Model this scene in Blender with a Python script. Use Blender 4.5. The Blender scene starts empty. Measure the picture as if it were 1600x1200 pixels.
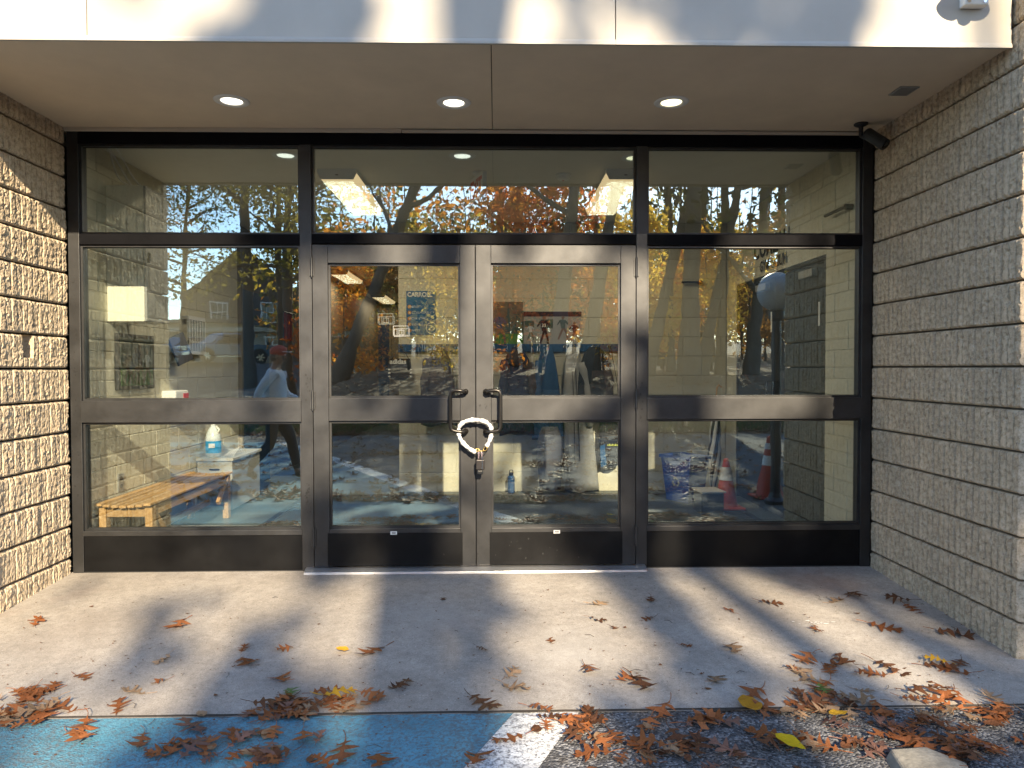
import bpy, bmesh, math, random
import numpy as np
from mathutils import Vector, Matrix, Quaternion, noise
PI = math.pi
rnd = random.Random(11)
scene = bpy.context.scene
COL = scene.collection
R = math.radians

# ------------------------------------------------------------------ camera
cam_d = bpy.data.cameras.new('camera')
cam_d.sensor_width = 36.0
cam_d.lens = 36.0 * 1109.0 / 1600.0
cam_d.clip_start = 0.05
cam_d.clip_end = 2000
cam = bpy.data.objects.new('camera', cam_d)
COL.objects.link(cam)
_yaw, _pitch, _roll = R(1.29), R(-1.25), R(0.12)
_f = Vector((math.sin(_yaw) * math.cos(_pitch), math.cos(_yaw) * math.cos(_pitch), math.sin(_pitch)))
_r = Vector((math.cos(_yaw), -math.sin(_yaw), 0))
_u = _r.cross(_f)
_r2 = _r * math.cos(_roll) - _u * math.sin(_roll)
_u2 = _u * math.cos(_roll) + _r * math.sin(_roll)
_m = Matrix((_r2, _u2, -_f)).transposed().to_4x4()
_m.translation = Vector((0, -4.62, 1.30))
cam.matrix_world = _m
scene.camera = cam

# ------------------------------------------------------------------ sky and sun
SUN_T = Vector((-0.19, 1.0, -0.515)).normalized()      # the way sunlight travels
world = bpy.data.worlds.new('World')
scene.world = world
world.use_nodes = True
wn = world.node_tree
bg = wn.nodes.get('Background') or wn.nodes.new('ShaderNodeBackground')
sky = wn.nodes.new('ShaderNodeTexSky')
sky.sky_type = 'NISHITA'
sky.sun_disc = False
sky.sun_elevation = math.asin(-SUN_T.z)
sky.sun_rotation = math.atan2(-SUN_T.x, -SUN_T.y)
sky.air_density = 1.0
sky.dust_density = .4
sky.ozone_density = 2.5
wn.links.new(sky.outputs[0], bg.inputs[0])
bg.inputs[1].default_value = 0.15
sun_d = bpy.data.lights.new('sun', 'SUN')
sun_d.energy = 4.3
sun_d.angle = R(0.53)
sun_d.color = (1.0, 0.83, 0.58)
sun = bpy.data.objects.new('sun', sun_d)
COL.objects.link(sun)
sun.rotation_euler = SUN_T.to_track_quat('-Z', 'Y').to_euler()
sun.location = (3, -20, 14)

scene.view_settings.view_transform = 'Standard'
scene.view_settings.look = 'None'
scene.view_settings.gamma = 1
scene.view_settings.use_curve_mapping = False
scene.view_settings.exposure = 1.62
cy = scene.cycles
cy.use_denoising = True
cy.max_bounces = 10
cy.diffuse_bounces = 4
cy.glossy_bounces = 4
cy.transmission_bounces = 6
cy.transparent_max_bounces = 24
cy.caustics_reflective = False
cy.caustics_refractive = False
cy.sample_clamp_indirect = 6.0

# ------------------------------------------------------------------ materials
class NT:
    def __init__(s, name):
        s.m = bpy.data.materials.new(name)
        s.m.use_nodes = True
        s.t = s.m.node_tree
        s.t.nodes.clear()
        s.out = s.t.nodes.new('ShaderNodeOutputMaterial')
    def n(s, kind, **kw):
        nd = s.t.nodes.new('ShaderNode' + kind)
        for k, v in kw.items():
            if k in nd.inputs: 
                s.set(nd.inputs[k], v)
            else: setattr(nd, k, v)
        return nd
    def set(s, sock, v):
        if hasattr(v, 'links') or isinstance(v, bpy.types.NodeSocket): s.t.links.new(v, sock)
        else:
            if isinstance(v, tuple) and len(v) == 3 and sock.type == 'RGBA': v = v + (1,)
            sock.default_value = v
    def link(s, a, b): s.t.links.new(a, b)
    def coord(s, kind='Object'): return s.n('TexCoord').outputs[kind]
    def noise(s, scale, detail=4, rough=.6, vec=None, dist=0):
        nd = s.n('TexNoise')
        nd.inputs['Scale'].default_value = scale; nd.inputs['Detail'].default_value = detail
        nd.inputs['Roughness'].default_value = rough; nd.inputs['Distortion'].default_value = dist
        if vec is not None: s.link(vec, nd.inputs['Vector'])
        return nd.outputs['Fac']
    def ramp(s, fac, stops):
        nd = s.n('ValToRGB')
        e = nd.color_ramp.elements
        while len(e) < len(stops): e.new(0.5)
        for i, (p, c) in enumerate(stops):
            e[i].position = p
            e[i].color = (c, c, c, 1) if not isinstance(c, tuple) else c + (1,)
        s.link(fac, nd.inputs[0])
        return nd.outputs[0]
    def mix(s, fac, a, b, blend='MIX'):
        nd = s.n('Mix', data_type='RGBA', blend_type=blend)
        for sock, v in ((nd.inputs[0], fac), (nd.inputs[6], a), (nd.inputs[7], b)): s.set(sock, v)
        return nd.outputs[2]
    def math(s, op, a, b=0.0, c=None):
        nd = s.n('Math', operation=op)
        s.set(nd.inputs[0], a); s.set(nd.inputs[1], b)
        if c is not None: s.set(nd.inputs[2], c)
        return nd.outputs[0]
    def bump(s, h, strength=.3, dist=.01):
        nd = s.n('Bump')
        nd.inputs['Strength'].default_value = strength; nd.inputs['Distance'].default_value = dist
        s.link(h, nd.inputs['Height'])
        return nd.outputs[0]
    def pbr(s, col, rough=.6, metal=0., bump=None, spec=.5, **kw):
        p = s.n('BsdfPrincipled')
        s.set(p.inputs['Base Color'], col); s.set(p.inputs['Roughness'], rough); s.set(p.inputs['Metallic'], metal)
        p.inputs['Specular IOR Level'].default_value = spec
        if bump is not None: s.link(bump, p.inputs['Normal'])
        for k, v in kw.items(): s.set(p.inputs[k.replace('_', ' ')], v)
        s.link(p.outputs[0], s.out.inputs[0])
        return s.m

def simple(name, col, rough=.6, metal=0., var=.12, scale=9., bump=0., bscale=60., spec=.5, rv=0.):
    """Principled with mottled colour, a little object-to-object variation and fine relief."""
    t = NT(name)
    co = t.coord()
    n1 = t.noise(scale, 5, .65, co)
    f = t.ramp(n1, [(.25, 1 - var), (.75, 1 + var)])
    c = t.mix(1.0, col, f, 'MULTIPLY')
    if rv:
        oi = t.n('ObjectInfo').outputs['Random']
        c = t.mix(1.0, c, t.ramp(oi, [(0, 1 - rv), (1, 1 + rv)]), 'MULTIPLY')
    b = t.bump(t.noise(bscale, 4, .6, co), bump, .004) if bump else None
    return t.pbr(c, rough, metal, b, spec)

M = {}
# split-face concrete block
def block_mat():
    t = NT('split_block'); co = t.coord()
    oi = t.n('ObjectInfo').outputs['Random']
    c = t.ramp(t.noise(38, 6, .7, co), [(.28, (.235, .178, .115)), (.5, (.52, .415, .29)), (.75, (.68, .56, .405))])
    c = t.mix(t.ramp(t.noise(140, 2, .5, co), [(.62, 0.), (.72, .75)]), c, (.13, .10, .08))
    c = t.mix(t.ramp(t.noise(110, 2, .5, t.n('Mapping', Vector=co, Location=(3, 1, 7)).outputs[0]), [(.64, 0.), (.74, .7)]), c, (.60, .55, .47))
    c = t.mix(1., c, t.ramp(oi, [(0, .95), (1, 1.04)]), 'MULTIPLY')
    c = t.mix(1., c, t.ramp(t.noise(7, 4, .6, co), [(.3, .86), (.7, 1.1)]), 'MULTIPLY')
    return t.pbr(c, .92, 0, t.bump(t.noise(170, 5, .7, co), .55, .006), .25)
M['block'] = block_mat()
M['mortar'] = simple('mortar', (.16, .14, .115), .95, 0, .2, 20, .4, 120)
M['fascia'] = None
def fascia_mat():
    t = NT('fascia_paint'); co = t.coord()
    c = t.mix(t.ramp(t.noise(1.6, 5, .6, co), [(.35, 0.), (.7, 1.)]), (.41, .375, .325), (.47, .435, .38))
    c = t.mix(t.ramp(t.noise(30, 6, .75, co), [(.63, 0.), (.78, .35)]), c, (.45, .43, .40))
    mp = t.n('Mapping', Vector=co, Scale=(1.0, 1.0, .12)).outputs[0]
    c = t.mix(t.ramp(t.noise(14, 4, .6, mp), [(.6, 0.), (.8, .22)]), c, (.42, .39, .35))
    return t.pbr(c, .55, 0, t.bump(t.noise(240, 3, .6, co), .12, .002), .4)
M['fascia'] = fascia_mat()
M['soffit'] = simple('soffit_board', (.66, .555, .42), .75, 0, .09, 2.2, .15, 140)
M['trim'] = simple('beige_trim', (.52, .46, .37), .6, 0, .08, 4)
def frame_mat(name, col, rough):
    t = NT(name); co = t.coord()
    mp = t.n('Mapping', Vector=co, Scale=(1., 1., 6.)).outputs[0]
    c = t.mix(1., col, t.ramp(t.noise(5, 5, .6, co), [(.3, .8), (.7, 1.2)]), 'MULTIPLY')
    c = t.mix(t.ramp(t.noise(46, 5, .75, co), [(.70, 0.), (.78, .55)]), c, (.012, .011, .01))
    c = t.mix(t.ramp(t.noise(18, 6, .8, mp), [(.68, 0.), (.80, .25)]), c, (.16, .145, .13))
    r = t.math('ADD', t.math('MULTIPLY', t.noise(9, 4, .6, co), .25), rough - .1)
    return t.pbr(c, r, .92, t.bump(t.noise(90, 3, .6, mp), .04, .002), .5)
M['frame'] = frame_mat('bronze_frame', (.070, .070, .072), .46)
M['frame_shaded'] = frame_mat('shaded_upper_frame', (.010, .010, .012), .7)  # bronze frame again, with the shade under the canopy put into its colour
M['kick'] = frame_mat('bronze_kick_panel', (.018, .018, .019), .5)
M['gasket'] = simple('black_gasket', (.008, .008, .008), .6)
M['aluminium'] = simple('threshold_aluminium', (.62, .62, .63), .35, .9, .1, 12)
def glass_mat(name, f0, tint, wob):
    t = NT(name); co = t.coord()
    lw = t.n('LayerWeight'); lw.inputs['Blend'].default_value = .5
    p5 = t.math('POWER', lw.outputs['Facing'], 5.)
    fac = t.math('ADD', t.math('MULTIPLY', p5, 1 - f0), f0)
    tr = t.n('BsdfTransparent'); tr.inputs[0].default_value = tint + (1,)
    gl = t.n('BsdfGlossy'); gl.inputs['Roughness'].default_value = 0.0
    gl.inputs['Color'].default_value = (.82, .97, 1., 1)
    mp = t.n('Mapping', Vector=co, Scale=(1., 1., .55)).outputs[0]
    hb = t.math('ADD', t.noise(2.2, 2, .5, mp), t.math('MULTIPLY', t.noise(11, 2, .5, mp), .10))
    t.link(t.bump(hb, wob, .02), gl.inputs['Normal'])
    mx = t.n('MixShader')
    t.link(fac, mx.inputs[0]); t.link(tr.outputs[0], mx.inputs[1]); t.link(gl.outputs[0], mx.inputs[2])
    t.link(mx.outputs[0], t.out.inputs[0])
    return t.m
M['glass'] = glass_mat('window_glass', .185, (.95, .97, .96), .035)
def concrete_mat():
    t = NT('apron_concrete'); co = t.coord()
    c = t.mix(t.ramp(t.noise(1.3, 6, .65, co, .4), [(.3, 0.), (.72, 1.)]), (.27, .240, .208), (.43, .392, .35))
    c = t.mix(t.ramp(t.noise(6, 5, .7, co, .3), [(.52, 0.), (.8, .5)]), c, (.23, .20, .17))
    c = t.mix(1., c, t.ramp(t.noise(22, 7, .75, co), [(.28, .78), (.72, 1.2)]), 'MULTIPLY')
    c = t.mix(t.ramp(t.noise(75, 3, .6, co), [(.56, 0.), (.70, .5)]), c, (.16, .135, .11))
    c = t.mix(t.ramp(t.noise(190, 3, .6, co), [(.54, 0.), (.70, .7)]), c, (.15, .13, .105))
    c = t.mix(t.ramp(t.noise(150, 2, .6, t.n('Mapping', Vector=co, Location=(5, 2, 1)).outputs[0]), [(.62, 0.), (.72, .6)]), c, (.62, .58, .52))
    c = t.mix(t.ramp(t.noise(.8, 3, .5, t.n('Mapping', Vector=co, Location=(1.2, 8.1, 0)).outputs[0], 1.), [(.62, 0.), (.8, .35)]), c, (.34, .21, .15))
    for loc, col, k in (((2.05, -.28, -.03), (.24, .115, .075), .55), ((1.45, -.72, -.06), (.20, .16, .13), .35), ((-.9, -1.45, -.1), (.15, .12, .10), .45), ((-2.2, -.9, -.07), (.21, .165, .13), .3), ((.35, -1.2, -.08), (.50, .48, .45), .35), ((-.35, -.75, -.05), (.47, .45, .42), .3)):
        d = t.n('VectorMath', operation='DISTANCE'); t.link(co, d.inputs[0]); d.inputs[1].default_value = loc
        f = t.math('ADD', d.outputs['Value'], t.math('MULTIPLY', t.noise(5, 5, .7, co), .42))
        c = t.mix(t.ramp(f, [(.20, k), (.55, 0.)]), c, col)                                            # old stains
    c = t.mix(t.ramp(t.noise(30, 3, .5, co), [(.72, 0.), (.76, .55)]), c, (.10, .085, .07))
    return t.pbr(c, .9, 0, t.bump(t.noise(120, 5, .65, co), .3, .004), .3)
M['concrete'] = concrete_mat()
def asphalt_mat():
    t = NT('asphalt'); co = t.coord('Generated') if False else t.coord()
    v = t.n('TexVoronoi', Vector=co); v.inputs['Scale'].default_value = 105
    h = v.outputs['Distance']
    cc = t.ramp(v.outputs['Color'], [(.15, (.045, .045, .048)), (.55, (.11, .11, .115)), (.9, (.26, .26, .265))])
    c = t.mix(1., cc, t.ramp(t.noise(2.2, 6, .7, co), [(.3, .6), (.7, 1.3)]), 'MULTIPLY')
    c = t.mix(t.ramp(t.noise(5, 6, .75, co), [(.55, 0.), (.72, .5)]), c, (.10, .08, .06))
    return t.pbr(c, .88, 0, t.bump(h, .9, -.008), .35)
M['asphalt'] = asphalt_mat()
def paint_mat(name, col, lo, hi, under):
    t = NT(name); co = t.coord()
    v = t.n('TexVoronoi', Vector=co); v.inputs['Scale'].default_value = 120
    wear = t.math('ADD', t.noise(60, 6, .75, co), t.math('MULTIPLY', t.noise(3, 3, .6, co), .25))
    k = t.ramp(wear, [(lo, 0.), (hi, 1.)])
    c = t.mix(1., col, t.ramp(t.noise(4, 7, .75, co), [(.3, .62), (.7, 1.28)]), 'MULTIPLY')
    c = t.mix(t.ramp(t.noise(1.8, 6, .75, co, .5), [(.55, 0.), (.75, .4)]), c, (.22, .33, .37))
    c = t.mix(k, c, under)
    return t.pbr(c, .75, 0, t.bump(v.outputs['Distance'], .5, -.006), .35)
M['blue_paint'] = paint_mat('blue_bay_paint', (.085, .25, .345), .56, .74, (.10, .13, .15))
M['white_paint'] = paint_mat('white_line_paint', (.70, .70, .69), .60, .74, (.17, .17, .175))
M['white'] = simple('white_painted_metal', (.74, .73, .70), .5, 0, .05)
M['cream'] = simple('cream_box_paint', (.78, .75, .62), .5, 0, .05)
M['black'] = simple('black_plastic', (.012, .013, .015), .4, 0, .1)
M['grey'] = simple('grey_metal', (.33, .33, .32), .5, .3, .1)
M['cmu'] = simple('painted_cmu', (.60, .565, .445), .6, 0, .06, 5, .25, 110, rv=.035)
M['cmu_joint'] = simple('painted_joint', (.57, .535, .42), .8, 0, .06)
M['ceiling'] = simple('ceiling_plaster', (.62, .60, .53), .8, 0, .04)
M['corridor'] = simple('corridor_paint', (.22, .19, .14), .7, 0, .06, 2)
M['door_blue'] = simple('blue_door_paint', (.018, .055, .12), .4, 0, .15)
M['door_dark'] = simple('dark_door_paint', (.008, .016, .026), .45, 0, .2)
M['rail_blue'] = simple('blue_rail', (.012, .075, .19), .45, 0, .1)
M['floor'] = simple('lobby_floor', (.09, .11, .115), .4, 0, .15, 3)
def mat_mat():
    t = NT('ribbed_mat'); co = t.coord()
    mp = t.n('Mapping', Vector=co, Rotation=(0, 0, R(32))).outputs[0]
    w = t.n('TexWave', Vector=mp); w.inputs['Scale'].default_value = 14
    c = t.ramp(w.outputs['Fac'], [(.3, (.025, .03, .033)), (.7, (.09, .10, .105))])
    return t.pbr(c, .85, 0, t.bump(w.outputs['Fac'], .5, .006), .2)
M['mat'] = mat_mat()
def wood_mat():
    t = NT('bench_wood'); co = t.coord()
    mp = t.n('Mapping', Vector=co, Scale=(14., 1.2, 14.)).outputs[0]
    c = t.ramp(t.noise(4, 5, .6, mp), [(.3, (.36, .20, .075)), (.7, (.60, .37, .16))])
    c = t.mix(1., c, t.ramp(t.n('ObjectInfo').outputs['Random'], [(0, .8), (1, 1.15)]), 'MULTIPLY')
    return t.pbr(c, .5, 0, t.bump(t.noise(9, 4, .6, mp), .2, .003))
M['wood'] = wood_mat()
def emit_mat(name, col, s):
    t = NT(name)
    e = t.n('Emission'); e.inputs[0].default_value = col + (1,); e.inputs[1].default_value = s
    t.link(e.outputs[0], t.out.inputs[0]); return t.m
M['lamp'] = emit_mat('lamp_glow', (1., .93, .76), 1.1)
M['lamp_yellow'] = emit_mat('yellowish_lamp_glow', (1., .90, .55), .95)
M['tube'] = emit_mat('diffuser_glow', (1., .73, .38), .32)
def leafmat(name, a, b, tr=.35, scale=3., rough=.6):
    t = NT(name); co = t.coord()
    oi = t.n('ObjectInfo').outputs['Random']
    k = t.math('ADD', t.math('MULTIPLY', t.noise(scale, 3, .7, co), .8), t.math('MULTIPLY', oi, .35))
    c = t.ramp(k, [(.3, a), (.75, b)])
    d = t.n('BsdfPrincipled'); t.link(c, d.inputs['Base Color']); d.inputs['Roughness'].default_value = rough
    d.inputs['Specular IOR Level'].default_value = .25
    tl = t.n('BsdfTranslucent'); t.link(c, tl.inputs[0])
    mx = t.n('MixShader'); mx.inputs[0].default_value = tr
    t.link(d.outputs[0], mx.inputs[1]); t.link(tl.outputs[0], mx.inputs[2]); t.link(mx.outputs[0], t.out.inputs[0])
    return t.m
M['leaf_rust'] = leafmat('oak_leaf_rust', (.17, .055, .018), (.34, .125, .045), .25, 22)
M['leaf_brown'] = leafmat('oak_leaf_brown', (.06, .026, .013), (.17, .07, .032), .2, 22)
M['leaf_tan'] = leafmat('oak_leaf_tan', (.20, .12, .065), (.38, .25, .15), .25, 22)
M['leaf_mauve'] = leafmat('oak_leaf_mauve', (.11, .055, .042), (.22, .12, .09), .2, 22)
M['leaf_gold'] = leafmat('leaf_gold', (.50, .22, .02), (.62, .36, .03), .3, 22)
M['leaf_yellow'] = leafmat('leaf_yellow', (.72, .45, .01), (.80, .55, .02), .3, 22)
M['leaf_green'] = leafmat('leaf_green', (.06, .12, .03), (.10, .17, .05), .3, 22)
for k, a, b in (('f_green', (.030, .052, .014), (.075, .095, .026)), ('f_olive', (.11, .11, .028), (.28, .22, .05)),
                ('f_yellow', (.62, .40, .05), (.88, .60, .10)), ('f_orange', (.58, .18, .022), (.84, .36, .05)),
                ('f_red', (.50, .085, .018), (.75, .22, .035)), ('f_brown', (.16, .082, .025), (.36, .17, .045)),
                ('f_dark', (.016, .032, .014), (.036, .055, .020))):
    M[k] = leafmat(k, a, b, .64, .9)
M['bark'] = simple('bark', (.070, .055, .044), .95, 0, .4, 5, 1., 14)
M['grass'] = leafmat('grass_blade', (.030, .065, .016), (.085, .12, .030), .3, 2)
M['litter_ground'] = simple('leaf_litter_ground', (.15, .095, .055), .95, 0, .5, 6, .8, 12)
M['tyre'] = simple('tyre', (.014, .014, .015), .85)
M['chrome'] = simple('chrome', (.62, .62, .62), .18, 1.)
M['carglass'] = simple('car_glass', (.02, .028, .034), .06, 0, .05)
M['truck_blue'] = simple('blue_car_paint', (.10, .22, .36), .22, .45, .03)
M['silver'] = simple('silver_car_paint', (.42, .45, .49), .25, .5, .03)

# ------------------------------------------------------------------ mesh builder
class MB:
    def __init__(s): s.v = []; s.f = []; s.mi = []; s.cur = 0
    def add(s, vs, fs):
        o = len(s.v); s.v += [tuple(v) for v in vs]; s.f += [tuple(i + o for i in f) for f in fs]; s.mi += [s.cur] * len(fs); return s
    def box(s, x0, x1, y0, y1, z0, z1):
        x0, x1 = sorted((x0, x1)); y0, y1 = sorted((y0, y1)); z0, z1 = sorted((z0, z1))
        return s.add([(x0, y0, z0), (x1, y0, z0), (x1, y1, z0), (x0, y1, z0), (x0, y0, z1), (x1, y0, z1), (x1, y1, z1), (x0, y1, z1)],
                     [(0, 3, 2, 1), (4, 5, 6, 7), (0, 1, 5, 4), (1, 2, 6, 5), (2, 3, 7, 6), (3, 0, 4, 7)])
    def prism(s, poly, a, b, axis='y', inset=0.0):
        """poly: 2-D points; extruded from a to b along axis (x: poly=(y,z), y: (x,z), z: (x,y))."""
        def p3(p, t):
            return {'x': (t, p[0], p[1]), 'y': (p[0], t, p[1]), 'z': (p[0], p[1], t)}[axis]
        n = len(poly)
        vs = [p3(p, a) for p in poly] + [p3(p, b) for p in poly]
        fs = [tuple(range(n)), tuple(range(2 * n - 1, n - 1, -1))] + [(i, i + n, (i + 1) % n + n, (i + 1) % n) for i in range(n)]
        return s.add(vs, fs)
    def obox(s, c, ax, ay, az):
        """box with centre c and half-axis vectors."""
        c, ax, ay, az = map(Vector, (c, ax, ay, az))
        vs = [c + ax * i + ay * j + az * k for k in (-1, 1) for j in (-1, 1) for i in (-1, 1)]
        return s.add(vs, [(0, 2, 3, 1), (4, 5, 7, 6), (0, 1, 5, 4), (1, 3, 7, 5), (3, 2, 6, 7), (2, 0, 4, 6)])
    def tube(s, pts, rad, n=8, cap=True, flat=1.0):
        pts = [Vector(p) for p in pts]
        if not hasattr(rad, '__len__'): rad = [rad] * len(pts)
        up = Vector((0, 0, 1)); rings = []
        d0 = (pts[1] - pts[0]).normalized()
        a = d0.cross(up) if abs(d0.dot(up)) < .95 else d0.cross(Vector((1, 0, 0)))
        a.normalize()
        vs, fs = [], []
        for i, p in enumerate(pts):
            d = (pts[min(i + 1, len(pts) - 1)] - pts[max(i - 1, 0)]).normalized()
            a = (a - d * a.dot(d)).normalized(); b = d.cross(a)
            for k in range(n):
                t = 2 * PI * k / n
                vs.append(p + (a * math.cos(t) + b * math.sin(t) * flat) * rad[i])
        for i in range(len(pts) - 1):
            for k in range(n):
                k2 = (k + 1) % n
                fs.append((i * n + k, i * n + k2, (i + 1) * n + k2, (i + 1) * n + k))
        if cap:
            fs.append(tuple(range(n - 1, -1, -1))); fs.append(tuple((len(pts) - 1) * n + k for k in range(n)))
        return s.add(vs, fs)
    def lathe(s, prof, c, axis=(0, 0, 1), n=24):
        """prof: (radius, height) pairs along axis from c."""
        ax = Vector(axis).normalized(); c = Vector(c)
        a = ax.orthogonal().normalized(); b = ax.cross(a)
        vs = [c + ax * h + (a * math.cos(2 * PI * k / n) + b * math.sin(2 * PI * k / n)) * max(r, 1e-4) for r, h in prof for k in range(n)]
        fs = [(i * n + k, i * n + (k + 1) % n, (i + 1) * n + (k + 1) % n, (i + 1) * n + k) for i in range(len(prof) - 1) for k in range(n)]
        fs += [tuple(range(n - 1, -1, -1)), tuple((len(prof) - 1) * n + k for k in range(n))]
        return s.add(vs, fs)
    def ball(s, c, r, n=16, m=10, sq=(1, 1, 1)):
        c = Vector(c)
        vs = [(0, 0, 1)] + [(math.sin(PI * i / m) * math.cos(2 * PI * k / n), math.sin(PI * i / m) * math.sin(2 * PI * k / n), math.cos(PI * i / m)) for i in range(1, m) for k in range(n)] + [(0, 0, -1)]
        vs = [(c.x + x * r * sq[0], c.y + y * r * sq[1], c.z + z * r * sq[2]) for x, y, z in vs]
        fs = [(0, 1 + k, 1 + (k + 1) % n) for k in range(n)]
        for i in range(m - 2):
            for k in range(n):
                fs.append((1 + i * n + k, 1 + (i + 1) * n + k, 1 + (i + 1) * n + (k + 1) % n, 1 + i * n + (k + 1) % n))
        L = len(vs) - 1
        fs += [(L, 1 + (m - 2) * n + (k + 1) % n, 1 + (m - 2) * n + k) for k in range(n)]
        return s.add(vs, fs)
    def mesh(s, name, mats, smooth=False):
        me = bpy.data.meshes.new(name)
        me.from_pydata(s.v, [], s.f)
        mats = mats if isinstance(mats, (list, tuple)) else [mats]
        for m in mats: me.materials.append(M[m] if isinstance(m, str) else m)
        if len(mats) > 1: me.polygons.foreach_set('material_index', s.mi)
        if smooth: me.polygons.foreach_set('use_smooth', [True] * len(me.polygons))
        return me
    def build(s, name, mats, parent=None, smooth=False, bevel=0., local=False, recentre=True, seg=2):
        c = Vector((0, 0, 0))
        if recentre and s.v:
            a = np.array(s.v); c = Vector(((a.min(0) + a.max(0)) / 2).tolist())
            s.v = [(x - c.x, y - c.y, z - c.z) for x, y, z in s.v]
        me = s.mesh(name, mats, smooth)
        o = bpy.data.objects.new(name, me); COL.objects.link(o)
        o.location = c
        if parent is not None:
            o.parent = parent
            if not local: o.location = c - wloc(parent)
        if bevel:
            md = o.modifiers.new('bevel', 'BEVEL'); md.width = bevel; md.segments = seg; md.limit_method = 'ANGLE'; md.angle_limit = R(40)
        if smooth and not bevel:
            pass
        return o
def wloc(o):
    v = Vector((0, 0, 0))
    while o is not None: v = v + Vector(o.location); o = o.parent
    return v
def tag(o, label=None, cat=None, group=None, kind=None):
    if label: o['label'] = label
    if cat: o['category'] = cat
    if group: o['group'] = group
    if kind: o['kind'] = kind
    return o
def thing(name, label, cat, loc=(0, 0, 0), rz=0., group=None):
    o = bpy.data.objects.new(name, None); COL.objects.link(o)
    o.empty_display_size = .1
    o.location = loc; o.rotation_euler = (0, 0, rz)
    return tag(o, label, cat, group)
def struct(name, mb, mat, **kw):
    return tag(mb.build(name, mat, **kw), kind='structure')
def text(body, size, origin, right, up, mat, parent, name='lettering', align='LEFT', bold=0., depth=.0008, squeeze=1.0, spacing=1.0, local=False):
    cu = bpy.data.curves.new(name, 'FONT')
    cu.body = body; cu.size = size; cu.align_x = align; cu.offset = bold; cu.resolution_u = 3; cu.space_character = spacing
    tmp = bpy.data.objects.new('tmp', cu); COL.objects.link(tmp)
    dg = bpy.context.evaluated_depsgraph_get()
    me = bpy.data.meshes.new_from_object(tmp.evaluated_get(dg))
    bpy.data.objects.remove(tmp); 
    r, u = Vector(right).normalized(), Vector(up).normalized(); nrm = r.cross(u); o3 = Vector(origin)
    mb = MB()
    mb.add([o3 + r * v.co.x * squeeze + u * v.co.y + nrm * (v.co.z + depth) for v in me.vertices], [tuple(p.vertices) for p in me.polygons])
    bpy.data.meshes.remove(me); bpy.data.curves.remove(cu)
    return mb.build(name, mat, parent, local=local)
def inst(name, me, loc, rot=(0, 0, 0), sc=(1, 1, 1), parent=None):
    o = bpy.data.objects.new(name, me); COL.objects.link(o)
    o.location = loc; o.rotation_euler = rot; o.scale = sc if hasattr(sc, '__len__') else (sc,) * 3
    if parent is not None:
        o.parent = parent; o.location = Vector(loc) - wloc(parent)
    return o
def clamp(x, a, b): return max(a, min(b, x))
def sstep(a, b, x):
    t = clamp((x - a) / (b - a), 0, 1); return t * t * (3 - 2 * t)
def lerp_tab(tab, x):
    if x <= tab[0][0]: return tab[0][1]
    for (a, va), (b, vb) in zip(tab, tab[1:]):
        if x <= b: return va + (vb - va) * (x - a) / (b - a)
    return tab[-1][1]
# ------------------------------------------------------------------ ground
RIGHT_T = [(0, -.015), (1.74, -.1107), (3.2, -.17), (11, -.17), (12.4, .0), (19, 1.0), (26, 1.3), (60, 2.3), (140, 7), (400, 9)]
LEFT_T = [(0, -.015), (1.74, -.1107), (3.2, -.17), (18, -.17), (33, .3), (41, 1.72), (52, 1.85), (140, 7), (400, 9)]
def gz(x, y):
    k = sstep(-8, -4.5, x)
    return lerp_tab(LEFT_T, -y) * (1 - k) + lerp_tab(RIGHT_T, -y) * k
def lot_edge(x):                     # how far the asphalt reaches
    return 11 + 31 * (1 - sstep(-9.5, -5.0, x)) + .25 * math.sin(x * 1.7)
def grid_mesh(xs, ys, zf, keep=None):
    mb = MB(); idx = {}
    for j, y in enumerate(ys):
        for i, x in enumerate(xs):
            idx[i, j] = len(mb.v); mb.v.append((x, y, zf(x, y)))
    for j in range(len(ys) - 1):
        for i in range(len(xs) - 1):
            if keep is None or keep((xs[i] + xs[i + 1]) / 2, (ys[j] + ys[j + 1]) / 2):
                q = (idx[i, j], idx[i + 1, j], idx[i + 1, j + 1], idx[i, j + 1])
                n = (Vector(mb.v[q[1]]) - Vector(mb.v[q[0]])).cross(Vector(mb.v[q[2]]) - Vector(mb.v[q[0]]))
                mb.f.append(q if n.z > 0 else q[::-1]); mb.mi.append(0)
    return mb
def frange(a, b, n): return [a + (b - a) * i / n for i in range(n + 1)]
big = MB(); big.box(-500, 500, -500, 300, -1.0, -.6)
struct('ground', big, 'litter_ground')
xs = frange(-150, -42, 12) + frange(-40, 24, 96) + frange(28, 150, 12)
ys = frange(-400, -130, 8) + frange(-120, -45, 25) + frange(-44, -1.76, 84)
struct('wood_floor', grid_mesh(xs, ys, lambda x, y: gz(x, y) - (.02 if -y < lot_edge(x) else -.0) + .05 * (noise.noise((x * .5, y * .5, 0)) if -y > lot_edge(x) + .5 else 0)), 'litter_ground', smooth=True, recentre=False)
xs = frange(-40, 24, 160)
ys = frange(-43, -12, 78) + frange(-11.5, -1.745, 40)
struct('asphalt_lot', grid_mesh(xs, ys, lambda x, y: gz(x, y), lambda x, y: -y < lot_edge(x)), 'asphalt', smooth=True, recentre=False)
def strip(y0, y1, xl, xr, lift, n=24, m=4):
    mb = MB()
    for j in range(n + 1):
        y = y0 + (y1 - y0) * j / n
        for i in range(m + 1):
            x = xl(y) + (xr(y) - xl(y)) * i / m
            mb.v.append((x, y, gz(x, y) + lift))
    w = m + 1
    for j in range(n):
        for i in range(m):
            mb.f.append((j * w + i, (j + 1) * w + i, (j + 1) * w + i + 1, j * w + i + 1)); mb.mi.append(0)
    return mb
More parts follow.
